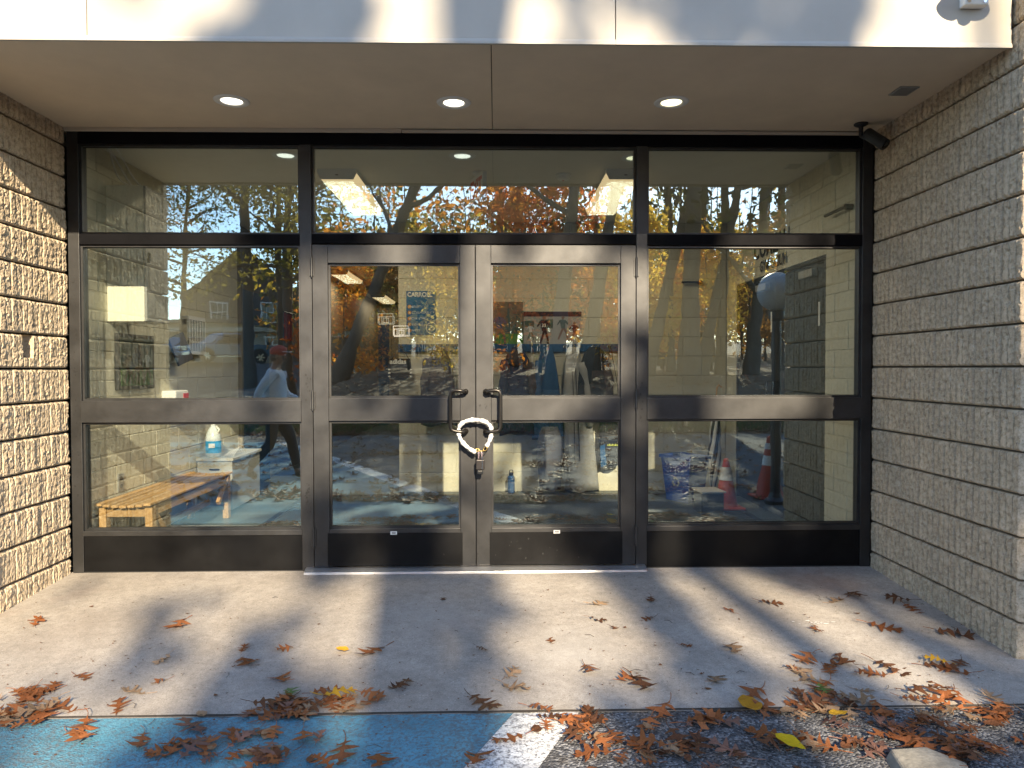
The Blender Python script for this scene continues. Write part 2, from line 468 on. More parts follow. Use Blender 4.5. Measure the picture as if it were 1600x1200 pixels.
bl = lambda y: .065 + (y + 1.755) * .502 * (1 + .02 * (-y - 1.755))
BAYEND = -9.6
struct('blue_parking_bay', strip(-1.752, BAYEND, lambda y: -7.2 + (y + 1.75) * .3, bl, .004, 40, 14), 'blue_paint', smooth=True, recentre=False)
struct('white_bay_line', strip(-1.752, BAYEND, lambda y: bl(y) + .002, lambda y: bl(y) + .27, .005, 40, 3), 'white_paint', smooth=True, recentre=False)
def apz(x, y): return -.015 + .055 * y + .0022 * noise.noise((x * 1.3, y * 1.3, 4))
ap = grid_mesh(frange(-7.5, 7.5, 60), frange(-1.745, .02, 12), apz)
n0 = len(ap.v)
for x in frange(-7.5, 7.5, 60): ap.v.append((x, -1.745, apz(x, -1.745))); ap.v.append((x, -1.747, -.3))
for i in range(60): ap.f.append((n0 + 2 * i + 1, n0 + 2 * i + 3, n0 + 2 * i + 2, n0 + 2 * i)); ap.mi.append(0)
struct('concrete_apron', ap, 'concrete', recentre=False)

# ------------------------------------------------------------------ split-face block walls
LB, HB, PITCH, RIBS = .3325, .2035, .0475, 7
def split_block_mesh(seed, L=LB - .0006, H=HB - .011, hole=None):
    r = random.Random(seed); nu, nv = 63, 20
    off = Vector((seed * 7.3, seed * 3.1, seed * 1.7)); vs = []
    ph = [r.uniform(-.16, .16) for _ in range(RIBS + 2)]; dep = [r.uniform(.82, 1.05) for _ in range(RIBS + 2)]
    for j in range(nv + 1):
        for i in range(nu + 1):
            u, v = L * i / nu, H * j / nv
            q = u / PITCH + .055 * noise.noise(Vector((u * 9, v * 16, 0)) + off)
            k = int(q); fr = q - k
            rib = min(1., max(0, abs(math.sin(PI * fr)) * 4.2 - .42)) ** .8 * dep[clamp(k, 0, RIBS)]
            n1 = noise.noise(Vector((u * 38, v * 38, 2)) + off); n2 = noise.noise(Vector((u * 95, v * 95, 5)) + off)
            n3 = noise.noise(Vector((u * 13, v * 11, 9)) + off)
            d = .0250 * rib + rib * (.0050 * n1 + .0038 * n2 + .0035 * n3)
            if n1 > .40 and rib > .5: d -= .010 * min(1, (n1 - .40) / .15)
            e = min(v, H - v)
            d *= clamp(.55 + e / .012, 0, 1)
            if hole and hole[0] < u < hole[1] and hole[2] < v < hole[3]: d = -.085
            vs.append((u, -d, v))
    w = nu + 1
    fs = [(j * w + i, j * w + i + 1, (j + 1) * w + i + 1, (j + 1) * w + i) for j in range(nv) for i in range(nu)]
    edge = [i for i in range(w)] + [j * w + nu for j in range(1, nv + 1)] + [nv * w + i for i in range(nu - 1, -1, -1)] + [j * w for j in range(nv - 1, 0, -1)]
    o = len(vs)
    for e in edge: vs.append((vs[e][0], .045, vs[e][2]))
    for k in range(len(edge)):
        k2 = (k + 1) % len(edge); fs.append((edge[k2], edge[k], o + k, o + k2))
    me = bpy.data.meshes.new('block'); me.from_pydata(vs, [], fs); me.materials.append(M['block'])
    return me
BV = [split_block_mesh(i + 1) for i in range(7)]
BHOLE = split_block_mesh(31, hole=(.232, .326, .062, .188))
def end_block_mesh(seed):
    me = split_block_mesh(seed); return me
Z0 = 1.305 - 7 * HB
for side, xf, label in ((-1, -2.768, 'sunlit left wall of ribbed split-face block beside the storefront'), (1, 2.498, 'shaded right wall of ribbed split-face block beside the storefront')):
    x_out = xf + side * 2.2
    xc = xf + side * .02
    core = MB(); core.box(xc + side * (.09 if side < 0 else 0), x_out, -1.305, .13, -.35, 3.75)
    w = thing('block_wall', label, 'wall', (xf + side * .5, -.6, 0))
    core.build('mortar_core', 'mortar', w)
    for row in range(18):
        z = Z0 + row * HB + .0055
        for c in range(4):
            hole = side < 0 and c == 2 and row == 7
            me = BHOLE if hole else rnd.choice(BV)
            y = -1.33 + c * LB
            if side < 0: inst('block', me, (xf, y + .0003, z), (0, 0, PI / 2), parent=w)
            else: inst('block', me, (xf, y + LB - .0003, z), (0, 0, -PI / 2), parent=w)
        for c in range(6):             # the wall's front face
            x = (xf + .05 + c * LB) if side > 0 else (xf - .05 - (c + 1) * LB)
            inst('block', rnd.choice(BV), (x, -1.312, z), parent=w)

# ------------------------------------------------------------------ building mass round the lobby
rm = MB(); rm.box(-9, 9, -1.2, 13, 3.02, 3.72)
struct('roof_slab', rm, 'mortar')
for x0, x1 in ((-9, -4.9), (4.7, 9)):
    b = MB(); b.box(x0, x1, -1.2, 13, -.5, 3.0)
    tag(b.build('side_building', 'mortar'), 'plain building mass %s of the entrance recess' % ('left' if x0 < 0 else 'right'), 'building')

# ------------------------------------------------------------------ canopy
can = thing('entrance_canopy', 'flat canopy with pale fascia and tan soffit over the glass doors', 'canopy', (-.15, -.6, 2.84))
for x0, x1 in ((-2.76, -1.892), (-1.888, .565), (.569, 2.462)):
    b = MB(); b.box(x0, x1, -1.255, -1.235, 2.826, 3.74); b.build('fascia_panel', 'fascia', can, bevel=.0015)
for x0, x1 in ((-2.76, -1.8885), (-1.8875, .5665), (.5675, 2.462)):
    b = MB(); b.prism([(-1.262, 2.822), (-1.262, 2.834), (-1.2552, 2.848), (-1.2552, 2.822)], x0, x1, 'x'); b.build('drip_edge', 'fascia', can)
for x0, x1 in ((-2.76, -.021), (-.017, 2.48)):
    b = MB(); b.box(x0, x1, -1.234, .08, 2.84, 2.86); b.build('soffit_panel', 'soffit', can, bevel=.001)
for x0, x1, dz in ((-2.74, -.605, 0), (-.60, 2.47, .005)):
    b = MB(); b.box(x0, x1, -.022, -.002, 2.816 + dz * 0, 2.839 - dz); b.build('soffit_trim', 'trim', can, bevel=.002)
b = MB(); b.box(-2.76, 2.48, -1.23, .1, 2.9, 3.0); b.build('canopy_core', 'mortar', can)

# ------------------------------------------------------------------ storefront
sf = thing('storefront', 'dark bronze framed glass storefront with double doors in its middle', 'storefront', (-.13, .05, 0))
def bar(name, x0, x1, z0, z1, y0=0., y1=.10, mat='frame', parent=sf, bevel=.002):
    b = MB(); b.box(x0, x1, y0, y1, z0, z1); return b.build(name, mat, parent, bevel=bevel)
LJ, LM0, LM1, RM0, RM1, RJ = -2.665, -1.262, -1.187, .917, .988, 2.405
bar('jamb', -2.735, LJ, -.03, 2.835); bar('jamb', RJ, 2.472, -.03, 2.835)
bar('head_rail', LJ, RJ, 2.742, 2.835, mat='frame_shaded')
bar('mullion', LM0, LM1, -.03, 2.742); bar('mullion', RM0, RM1, -.03, 2.742)
for a_, b_, c_, d_ in ((LJ, LM0, 2.100, 2.168), (LM1, RM0, 2.108, 2.170), (RM1, RJ, 2.102, 2.172)): bar('transom_rail', a_, b_, c_, d_, mat='frame_shaded')
GP = 'glass_pane'
def pane(x0, x1, z0, z1, parent=sf, y=.042, stop=True):
    b = MB(); b.box(x0 + .004, x1 - .004, y, y + .007, z0 + .004, z1 - .004); b.build(GP, 'glass', parent)
    if stop:                                   # glazing beads round the pane, set back from the frame's face
        g = MB(); t = .013; y0 = .018
        g.box(x0, x1, y0, y, z1 - t, z1); g.box(x0, x1, y0, y, z0, z0 + t)
        g.box(x0, x0 + t, y0, y, z0 + t, z1 - t); g.box(x1 - t, x1, y0, y, z0 + t, z1 - t)
        g.build('glazing_bead', 'frame', parent)
        t2 = .017
        for a, b in ((z1 - t2, z1 - t - .0005), (z0 + t + .0005, z0 + t2)):
            g = MB(); g.box(x0, x1, y - .003, y - .0005, a, b); g.build('gasket', 'gasket', parent)
pane(LJ, LM0, 2.168, 2.742); pane(LM1, RM0, 2.170, 2.742); pane(RM1, RJ, 2.172, 2.742)
for x0, x1, dz in ((LJ, LM0, 0), (RM1, RJ, .008)):
    bar('mid_rail', x0, x1, .957 + dz, 1.097 + dz, -.004, .09)
    pane(x0, x1, 1.097 + dz, 2.100); pane(x0, x1, .255 + dz, .957 + dz)
    bar('sill_rail', x0, x1, .222 + dz, .255 + dz, -.002, .09)
    bar('base_panel', x0 + .001, x1 - .001, -.008, .222 + dz, .006, .08, 'kick', bevel=.001)
    bar('base_channel', x0, x1, -.035, -.009, .004, .09, 'gasket')
def door(x0, x1, hinge_left, sticker_x):
    st, zt, zb = .098, 2.100, .012
    m = MB(); y0, y1 = -.004, .042
    m.box(x0, x0 + st, y0, y1, zb, zt); m.box(x1 - st, x1, y0, y1, zb, zt)
    a, c = x0 + st, x1 - st
    m.box(a + .0008, c - .0008, y0 + .001, y1, 1.983, zt - .0005); m.box(a + .0008, c - .0008, y0 + .001, y1, .962, 1.108); m.box(a + .0008, c - .0008, y0 + .001, y1, .225, .258)
    m.box(a + .0008, c - .0008, y0 + .02, y1, zb + .0005, .225)
    d = m.build('door', 'frame', sf, bevel=.0018)
    pane(a, c, 1.108, 1.983, d, .024, True)
    pane(a, c, .258, .962, d, .024, True)
    k = MB(); k.box(a - .012, c + .012, y0 - .0035, y0 - .0005, zb + .006, .232); k.build('kick_panel', 'kick', d, bevel=.001)
    for z in (1.955, 1.095, .205):
        h = MB(); hx = x0 - .003 if hinge_left else x1 + .003
        h.tube([(hx, -.012, z - .058), (hx, -.012, z + .058)], .0085, 10)
        h.tube([(hx, -.012, z - .066), (hx, -.012, z - .058)], .006, 8); h.tube([(hx, -.012, z + .058), (hx, -.012, z + .066)], .006, 8)
        h.box(hx - .016, hx + .016, -.009, -.0045, z - .056, z + .056)
        h.build('hinge', 'frame', d, smooth=False)
    s = -1 if hinge_left else 1                # pull handle: a bent bar offset away from the meeting stile
    mx = -.132 + s * .066; bx = -.132 + s * .161
    p = [(mx, -.003, 1.150), (mx, -.045, 1.150), (mx + s * .010, -.062, 1.153), (mx + s * .03, -.064, 1.158), (bx - s * .025, -.064, 1.160), (bx - s * .006, -.064, 1.153), (bx, -.064, 1.130),
         (bx, -.064, .930), (bx - s * .006, -.064, .908), (bx - s * .025, -.064, .899), (mx + s * .03, -.064, .893), (mx + s * .010, -.062, .893), (mx, -.045, .893), (mx, -.003, .893)]
    h = MB(); h.tube(p, .0125, 12)
    h.tube([(mx, -.0045, 1.150), (mx, -.013, 1.150)], .019, 14); h.tube([(mx, -.0045, .893), (mx, -.013, .893)], .019, 14)
    h.build('pull_handle', M['handle'], d, smooth=True)
    k = MB(); k.box(sticker_x - .021, sticker_x + .021, y0 - .0048, y0 - .0037, .233 - .012, .233 + .010); k.build('sticker', 'white', d)
    k = MB()
    for q in range(4): k.box(sticker_x - .012 + q * .0065, sticker_x - .0075 + q * .0065, y0 - .0056, y0 - .0049, .2275, .2365)
    k.build('sticker_print', 'black', d)
    return d
M['handle'] = simple('dark_handle_metal', (.035, .032, .030), .3, .7, .1)
dl = door(-1.182, -.1345, True, -.668)
dr = door(-.1295, .912, False, .395)
b = MB(); b.box(-1.185, .915, .043, .06, .012, .03); b.build('door_sweep', 'gasket', sf)
b = MB(); b.box(-.1343, -.1297, .02, .035, .014, 2.098); b.build('meeting_seal', 'gasket', sf)
b = MB(); b.prism([(-.075, -.03), (-.070, -.006), (-.03, .009), (.075, .009), (.08, -.03)], -1.235, .975, 'x'); b.build('threshold', 'aluminium', sf, bevel=.001)
def scuffs(cx, cz, sx, sz, n, seed, y):
    r_ = random.Random(seed); m = MB()
    for k in range(n):
        a, b = cx + r_.gauss(0, sx), cz + r_.gauss(0, sz); q = r_.uniform(.0012, .006)
        m.add([(a + q * r_.uniform(.5, 1.5) * math.cos(j * PI / 3), y - k * .000004, b + q * r_.uniform(.5, 2.0) * math.sin(j * PI / 3)) for j in range(6)][::-1], [tuple(range(6))])
    tag(m.build('scuff', 'gasket', sf), kind='stuff')
scuffs(-1.222, .47, .010, .045, 46, 3, -.0016); scuffs(-1.222, 1.20, .010, .05, 16, 4, -.0016); scuffs(-2.70, .95, .010, .35, 40, 5, -.0016); scuffs(.952, 1.05, .010, .12, 18, 6, -.0016); scuffs(.15, .12, .25, .05, 20, 7, -.0085); scuffs(-.075, 1.06, .02, .04, 8, 8, -.0056)
M['emblem_grey'] = simple('emblem_grey', (.27, .27, .26), .6)
def emblem(cx, cz, y):
    e = MB(); w = .0032
    for ox, oz, W, H in ((-.004, .006, .05, .032), (.012, -.006, .042, .026), (-.022, -.008, .026, .026), (.0, -.006, .018, .016)):
        x0, x1, z0, z1 = cx + ox - W, cx + ox + W, cz + oz - H, cz + oz + H
        e.box(x0, x1, y, y + .0008, z1 - w, z1); e.box(x0, x1, y, y + .0008, z0, z0 + w)
        e.box(x0, x0 + w, y, y + .0008, z0 + w, z1 - w); e.box(x1 - w, x1, y, y + .0008, z0 + w, z1 - w)
    e.build('emblem', 'emblem_grey', dl)
emblem(-.615, 1.542, .0228); emblem(-.715, 1.622, .0322)

# ------------------------------------------------------------------ chain lock on the pulls
ck = thing('chain_lock', 'white sleeved chain with a padlock looped through both door pulls', 'lock', (-.14, -.075, .88))
def cp(px, py, y=-.075): return Vector((-.141 + (px - 741) * .0041, y, .967 - (py - 657) * .0041))
path = [(744, 707, -.080), (735, 702, -.078), (725, 694, -.076), (718, 684, -.070), (716, 674, -.050), (718, 665, -.066), (726, 658, -.078), (738, 655.5, -.082), (750, 656, -.082), (760, 659, -.078), (767, 666, -.066), (768.5, 675, -.050), (767, 684, -.072), (763, 693, -.078), (760, 698, -.08)]
pts = []
for i in range(len(path) - 1):
    for k in range(4):
        t = k / 4; a, c = path[i], path[i + 1]
        pts.append(cp(a[0] + (c[0] - a[0]) * t, a[1] + (c[1] - a[1]) * t, a[2] + (c[2] - a[2]) * t))
pts.append(cp(*path[-1]))
for _ in range(3): pts = [pts[0]] + [(pts[i - 1] + pts[i] * 2 + pts[i + 1]) / 4 for i in range(1, len(pts) - 1)] + [pts[-1]]
rad = [.0130 + .0022 * math.sin(i * .95) + .0022 * math.sin(i * 2.3) for i in range(len(pts))]; rad[0] = rad[-1] = .009
s = MB(); s.tube(pts, rad, 12); s.build('fabric_sleeve', simple('white_nylon', (.66, .65, .64), .85, 0, .22, 45, .8, 160), ck, smooth=True)
M['brass'] = simple('gold_chain', (.55, .38, .13), .3, .9, .1)
def link(c, ax, bx, L=.013, W=.008, r=.0028):
    ax, bx = Vector(ax).normalized(), Vector(bx).normalized(); m = MB(); P = []
    for k in range(17):
        t = 2 * PI * k / 16; P.append(Vector(c) + ax * math.cos(t) * L + bx * math.sin(t) * W)
    m.tube(P, r, 7, cap=False); m.build('chain_link', 'brass', ck, smooth=True)
link(cp(746, 703, -.082), (1, .2, -.1), (0, .3, 1)); link(cp(752, 704.5, -.082), (1, 0, .1), (.2, 1, .2)); link(cp(758.5, 701, -.082), (.6, 0, .8), (-.8, .2, .6), .015, .010)
m = MB(); c0 = cp(750.5, 705, -.082)
P = [c0 + Vector((-.010, 0, -.055)), c0 + Vector((-.010, 0, -.012)), c0 + Vector((-.006, 0, -.002)), c0 + Vector((0, 0, .001)), c0 + Vector((.006, 0, -.002)), c0 + Vector((.010, 0, -.012)), c0 + Vector((.010, 0, -.055))]
m.tube(P, .0052, 10); m.build('shackle', simple('pinkish_shackle', (.72, .56, .60), .25, .8, .05), ck, smooth=True)
m = MB(); m.box(c0.x - .027, c0.x + .027, c0.y - .016, c0.y + .012, c0.z - .118, c0.z - .052); m.build('padlock_body', simple('lock_body', (.055, .05, .05), .3, .5, .2), ck, bevel=.006, seg=3)
m = MB(); m.box(c0.x - .022, c0.x + .018, c0.y - .014, c0.y + .012, c0.z - .148, c0.z - .1185); m.build('dust_cap', 'black', ck, bevel=.008, seg=3)
m = MB(); m.tube([(c0.x + .013, c0.y - .018, c0.z - .11), (c0.x + .013, c0.y - .018, c0.z - .03)], .002, 6); m.build('keeper', 'chrome', ck)

# ------------------------------------------------------------------ things on the canopy
for (x, y), lab in zip(((-1.513, -.476), (-.240, -.470), (1.019, -.497)), ('left lit downlight of three set in the tan soffit', 'middle lit downlight set in the soffit above the doors', 'right yellowish downlight of three set in the soffit')):
    t = thing('downlight', lab, 'downlight', (x, y, 2.84), group='recessed downlights in the soffit')
    m = MB(); m.lathe([(.054, .016), (.060, -.001), (.068, -.007), (.096, -.004), (.100, -.0005), (.100, .0)], (x, y, 2.8395), n=40); 
    m.f = [f for f in m.f if len(f) == 4]; m.mi = [0] * len(m.f)
    m.build('trim_ring', 'white', t, smooth=True)
    m = MB(); m.lathe([(.0585, 0), (.0585, -.003)], (x, y, 2.8405), n=40); m.build('lens', 'lamp_yellow' if x > .5 else 'lamp', t)
t = thing('security_camera', 'black bullet camera under the soffit in the right corner', 'camera', (2.31, -.2, 2.84))
m = MB(); m.lathe([(.042, 0), (.042, -.008), (.03, -.016), (.014, -.022), (.012, -.075)], (2.305, -.16, 2.8395), n=20); m.build('mount', 'black', t, smooth=False)
m = MB(); m.tube([(2.305, -.16, 2.765), (2.318, -.18, 2.745), (2.33, -.19, 2.75)], .013, 10); m.build('swivel', 'black', t)
m = MB(); a = Vector((2.335, -.175, 2.775)); dv = Vector((.42, -.55, -.62)).normalized()
m.tube([a - dv * .005, a, a + dv * .004, a + dv * .15, a + dv * .155], [.028, .034, .036, .036, .033], 20); m.build('body', 'black', t, smooth=False)
m = MB(); m.tube([a + dv * .156, a + dv * .159], .024, 18); m.build('lens', simple('dark_lens', (.01, .012, .016), .1), t)
t = thing('speaker_plate', 'small grey plate set flush in the soffit near the right wall', 'vent', (2.27, -.69, 2.84))
m = MB(); m.box(2.215, 2.325, -.75, -.63, 2.833, 2.8395); m.build('plate', 'grey', t, bevel=.002)
m = MB()
for k in range(7): m.box(2.225, 2.315, -.742 + k * .016, -.736 + k * .016, 2.831, 2.8328)
m.build('grille', simple('grille_grey', (.20, .195, .18), .6), t)
t = thing('flood_light', 'white security floodlight fixture on the fascia at top right', 'floodlight', (2.262, -1.255, 3.06))
m = MB(); m.box(2.205, 2.320, -1.300, -1.2555, 3.004, 3.12); m.build('base_box', 'white', t, bevel=.006, seg=3)
for x in (2.225, 2.300):
    m = MB(); m.lathe([(.0, -.003), (.009, -.002), (.009, .002)], (x, -1.3005, 3.022), (0, -1, 0), 12); m.build('screw', 'chrome', t)
for sx in (-1, 1):
    m = MB(); c = Vector((2.262 + sx * .055, -1.40, 3.125)); d = Vector((sx * .25, -.8, -.35)).normalized()
    m.tube([(2.262 + sx * .02, -1.29, 3.10), (2.262 + sx * .03, -1.33, 3.115), c], .012, 8)
    m.tube([c - d * .03, c - d * .02, c + d * .02, c + d * .07], [.02, .045, .05, .058], 18); m.build('lamp_head', 'white', t)
m = MB(); m.lathe([(.036, 0), (.036, -.02), (.030, -.04), (.015, -.052), (.001, -.055)], (2.262, -1.42, 3.07), n=20); m.tube([(2.262, -1.30, 3.09), (2.262, -1.42, 3.085)], .011, 8); m.build('motion_sensor', 'white', t, smooth=False)
# ------------------------------------------------------------------ lobby shell
YB = 2.85
fl = MB(); fl.box(-2.95, 2.7, .085, 13, -.2, 0.0); struct('lobby_floor', fl, 'floor')
ce = MB(); ce.box(-2.95, 2.7, .105, 13, 2.83, 2.9); struct('lobby_ceiling', ce, 'ceiling')
t = thing('entrance_mat', 'dark ribbed entrance mat covering the lobby floor inside the doors', 'mat', (.2, 1.3, 0))
m = MB(); m.box(-1.9, 2.2, .16, 2.6, .0005, .009); m.build('mat_field', 'mat', t)
m = MB()
m.box(-1.96, -1.9, .10, 2.66, .0005, .012); m.box(2.2, 2.26, .10, 2.66, .0005, .012); m.box(-1.9, 2.2, .10, .16, .0005, .012); m.box(-1.9, 2.2, 2.6, 2.66, .0005, .012)
m.build('mat_edge', 'black', t, bevel=.003)
_cm = {}
def cmu_mesh(w, h):
    k = (round(w, 3), round(h, 3))
    if k not in _cm:
        m = MB(); m.box(0, k[0], 0, .03, 0, k[1]); me = m.mesh('block', 'cmu')
        bm = bmesh.new(); bm.from_mesh(me)
        bmesh.ops.bevel(bm, geom=[e for e in bm.edges if all(abs(v.co.y) < 1e-6 for v in e.verts)], offset=.003, segments=1, affect='EDGES')
        bm.to_mesh(me); bm.free(); _cm[k] = me
    return _cm[k]
def cmu_wall(w, origin, rz, length, height, holes=(), bw=.40, bh=.2035):
    """running-bond painted block; local x along the wall, local -y towards the room."""
    o = Vector(origin); ca, sa = math.cos(rz), math.sin(rz); row = 0; z = 0.
    while z < height - .02:
        h = min(bh, height - z); x = -bw / 2 if row % 2 else 0.
        while x < length - .01:
            segs = [(max(x, 0), min(x + bw, length))]
            for (a, b, c, d) in holes:
                if z + h * .5 > c and z + h * .5 < d:
                    segs = [s for (p, q) in segs for s in ((p, min(q, a)), (max(p, b), q)) if s[1] - s[0] > .03]
            for p, q in segs:
                me = cmu_mesh(q - p - .008, h - .008)
                inst('block', me, (o.x + ca * (p + .004), o.y + sa * (p + .004), o.z + z + .004), (0, 0, rz), parent=w)
            x += bw
        z += bh; row += 1
# left wall: faces +x at x=-2.72 ; right wall: faces -x at x=2.44 ; back wall faces -y at y=YB
w = thing('lobby_wall', 'cream painted block wall along the left side of the lobby, behind the bench', 'wall', (-2.75, 1.4, 0))
m = MB(); m.box(-2.80, -2.726, .132, 2.94, 0, 2.83); m.build('joint_bed', 'cmu_joint', w)
cmu_wall(w, (-2.72, .11, 0), PI / 2, 2.83, 2.83)
w = thing('lobby_wall', 'cream painted block wall on the right of the lobby with the dark gym doors in it', 'wall', (2.46, 1.4, 0))
m = MB(); m.box(2.446, 2.474, .132, .594, 0, 2.83); m.box(2.446, 2.474, .594, 2.556, 2.143, 2.83); m.box(2.446, 2.474, 2.556, YB + .1, 0, 2.83); m.build('joint_bed', 'cmu_joint', w)
cmu_wall(w, (2.44, YB, 0), -PI / 2, YB - .11, 2.83, [(YB - 2.555, YB - .595, -.1, 2.14)])
w = thing('lobby_wall', 'cream painted block wall at the back of the lobby, behind the coats', 'wall', (.7, YB + .05, 0))
m = MB(); m.box(-1.02, 2.44, YB + .006, YB + .12, 0, 2.83); m.build('joint_bed', 'cmu_joint', w)
cmu_wall(w, (-1.02, YB, 0), 0, 3.46, 2.83)
# corridor behind the opening on the left
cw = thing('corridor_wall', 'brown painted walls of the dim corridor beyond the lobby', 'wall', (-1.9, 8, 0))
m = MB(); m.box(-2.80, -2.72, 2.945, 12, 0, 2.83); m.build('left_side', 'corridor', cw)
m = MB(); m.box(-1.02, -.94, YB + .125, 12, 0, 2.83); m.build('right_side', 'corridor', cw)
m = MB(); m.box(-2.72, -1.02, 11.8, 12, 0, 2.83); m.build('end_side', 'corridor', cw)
def leafdoor(x0, x1, y0, y1, label, zt=2.15, swing='x', mat='door_blue', frame='corridor', handle=True):
    t = thing('interior_door', label, 'door', ((x0 + x1) / 2, (y0 + y1) / 2, 0))
    m = MB(); m.box(x0, x1, y0, y1, .005, zt); m.build('door_leaf', mat, t, bevel=.003)
    m = MB(); e = .05
    if swing == 'x': 
        m.box(x0 - .01, x1 - .004, y0 - e, y0 - .002, 0, zt + e); m.box(x0 - .01, x1 - .004, y1 + .002, y1 + e, 0, zt + e); m.box(x0 - .01, x1 - .004, y0 - .002, y1 + .002, zt + .002, zt + e)
        s = 1 if x0 < 0 else -1
        h = MB(); hx = x1 if s > 0 else x0
        h.tube([(hx, y0 + .08, 1.0), (hx + s * .05, y0 + .08, 1.0), (hx + s * .05, y0 + .19, 1.0)], .009, 8)
    else:
        m.box(x0 - e, x0 - .002, y0 + .004, y1 + .01, 0, zt + e); m.box(x1 + .002, x1 + e, y0 + .004, y1 + .01, 0, zt + e); m.box(x0 - .002, x1 + .002, y0 + .004, y1 + .01, zt + .002, zt + e)
        h = MB(); h.tube([(x1 - .08, y0, 1.0), (x1 - .08, y0 - .05, 1.0), (x1 - .19, y0 - .05, 1.0)], .009, 8)
    m.build('door_frame', frame, t); h.build('handle', 'chrome', t)
    return t
leafdoor(-2.718, -2.68, 2.99, 3.84, 'dark blue door on the corridor wall just behind the left sidelight')
leafdoor(-2.70, -2.45, 11.75, 11.79, 'narrow dark blue door at the far left end of the corridor', 2.32, 'y')
leafdoor(-2.06, -1.36, 11.75, 11.79, 'dark blue door at the far end of the corridor, right of the narrow one', 2.32, 'y')
# gym doors in the right wall
g = thing('gym_door', 'dark double doors under the gymnasium lettering on the right lobby wall', 'door', (2.45, 1.57, 0))
m = MB(); m.box(2.448, 2.474, .60, .64, 0, 2.135); m.box(2.448, 2.474, 2.51, 2.55, 0, 2.135); m.box(2.448, 2.474, .64, 2.51, 2.095, 2.135); m.build('door_frame', 'door_dark', g)
for y0, y1, hy in ((.643, 1.573, 1.50), (1.577, 2.507, 1.65)):
    m = MB(); m.box(2.452, 2.474, y0, y1, .01, 2.092); l = m.build('door_leaf', 'door_dark', g, bevel=.002)
    m = MB(); m.tube([(2.451, hy, .98), (2.41, hy, .98), (2.41, hy, 1.18), (2.451, hy, 1.18)], .008, 8); m.build('pull', 'chrome', l)
    m = MB(); m.box(2.40, 2.451, y0 + .1, y0 + .34, 2.0, 2.06); m.build('closer', 'grey', l, bevel=.006)
    m = MB(); m.box(2.4495, 2.4517, y0 + .06, y0 + .09, 1.62, 1.80); m.build('edge_strip', 'white', l)
lt = thing('wall_lettering', 'dark lettering reading COMEAU GYMNASIUM over the double doors', 'sign', (2.44, 1.5, 2.3))
text('COMEAU', .228, (2.4365, 2.05, 2.315), (0, -1, 0), (0, 0, 1), 'black', lt, 'lettering', bold=.006, squeeze=.86)
text('GYMNASIUM', .135, (2.4365, 1.90, 2.183), (0, -1, 0), (0, 0, 1), 'black', lt, 'lettering', bold=.003, squeeze=.78)
for (x, y, z, dx, dy, lab) in ((2.44, .20, 2.40, 0, .30, 'thin black bracket rod near the ceiling on the right lobby wall'), (2.15, YB, 2.20, -.2, 0, 'thin black bracket rod on the back wall left of the gym doors')):
    t = thing('bracket_rod', lab, 'bracket', (x, y, z))
    off = Vector((-.05, 0, 0)) if dx == 0 else Vector((0, -.05, 0)); p = Vector((x, y, z))
    m = MB(); m.tube([p + off, p + off + Vector((dx, dy, 0))], .012, 8); m.build('rod', 'black', t)
    m = MB(); m.tube([p + off * .05, p + off * 1.1], .02, 10); m.build('plate', 'black', t)

# ------------------------------------------------------------------ ceiling fittings
def fixture(x, y0, y1, lab, power):
    W, z = .15, 2.83
    t = thing('fluorescent_fixture', lab, 'ceiling light', (x, (y0 + y1) / 2, z), group='fluorescent fixtures on the lobby and corridor ceilings')
    m = MB()
    for a, b in ((y0, y0 + .012), (y1 - .012, y1)): m.prism([(x - W, z), (x - W, z - .03), (x - W + .025, z - .078), (x + W - .025, z - .078), (x + W, z - .03), (x + W, z)], a, b, 'y')
    m.build('end_cap', 'white', t)
    m = MB(); m.box(x - W, x + W, y0 + .012, y1 - .012, z - .028, z - .0005); m.build('housing', 'white', t)
    m = MB(); m.prism([(x - W + .001, z - .0285), (x - W + .026, z - .076), (x + W - .026, z - .076), (x + W - .001, z - .0285)], y0 + .0125, y1 - .0125, 'y'); m.build('diffuser', 'tube', t)
    m = MB(); m.box(x - .012, x + .012, y0 - .001, y0, z - .05, z - .042); m.build('maker_plate', 'black', t)
    ld = bpy.data.lights.new('tube_light', 'AREA'); ld.shape = 'RECTANGLE'; ld.size = .24; ld.size_y = (y1 - y0) * .95; ld.energy = power; ld.color = (1., .84, .60)
    lo = bpy.data.objects.new('tube_light', ld); COL.objects.link(lo); lo.parent = t; lo.location = (0, 0, -.085)
LP = 9.
fixture(-1.215, .87, 2.16, 'left fluorescent fixture on the lobby ceiling behind the transom', LP)
fixture(1.0, .84, 2.13, 'right fluorescent fixture on the lobby ceiling behind the transom', LP * .75)
fixture(-2.42, 6.39, 7.6, 'nearer fluorescent fixture in the corridor, seen in the left door', LP * .5)
fixture(-2.40, 9.9, 11.4, 'farthest fluorescent fixture in the corridor, near its end', LP * .4)
t = thing('exit_sign', 'small white EXIT sign with red letters hanging from the lobby ceiling', 'sign', (-.13, .95, 2.83))
m = MB(); m.lathe([(.05, 0), (.05, -.018), (.02, -.022)], (-.13, .95, 2.8295), n=18); m.build('canopy', 'white', t)
ed = Vector((-.35, .937, 0)); en = Vector((-.937, -.35, 0)); ec = Vector((-.135, .95, 2.705))
m = MB(); m.obox(ec, ed * .155, en * .018, (0, 0, .098)); m.build('housing', 'white', t, bevel=.004)
M['exit_red'] = simple('exit_red', (.62, .05, .03), .5)
text('EXIT', .19, ec + ed * .135 + en * .0185 + Vector((0, 0, -.068)), -ed, (0, 0, 1), 'exit_red', t, 'lettering', bold=.006, squeeze=.70)
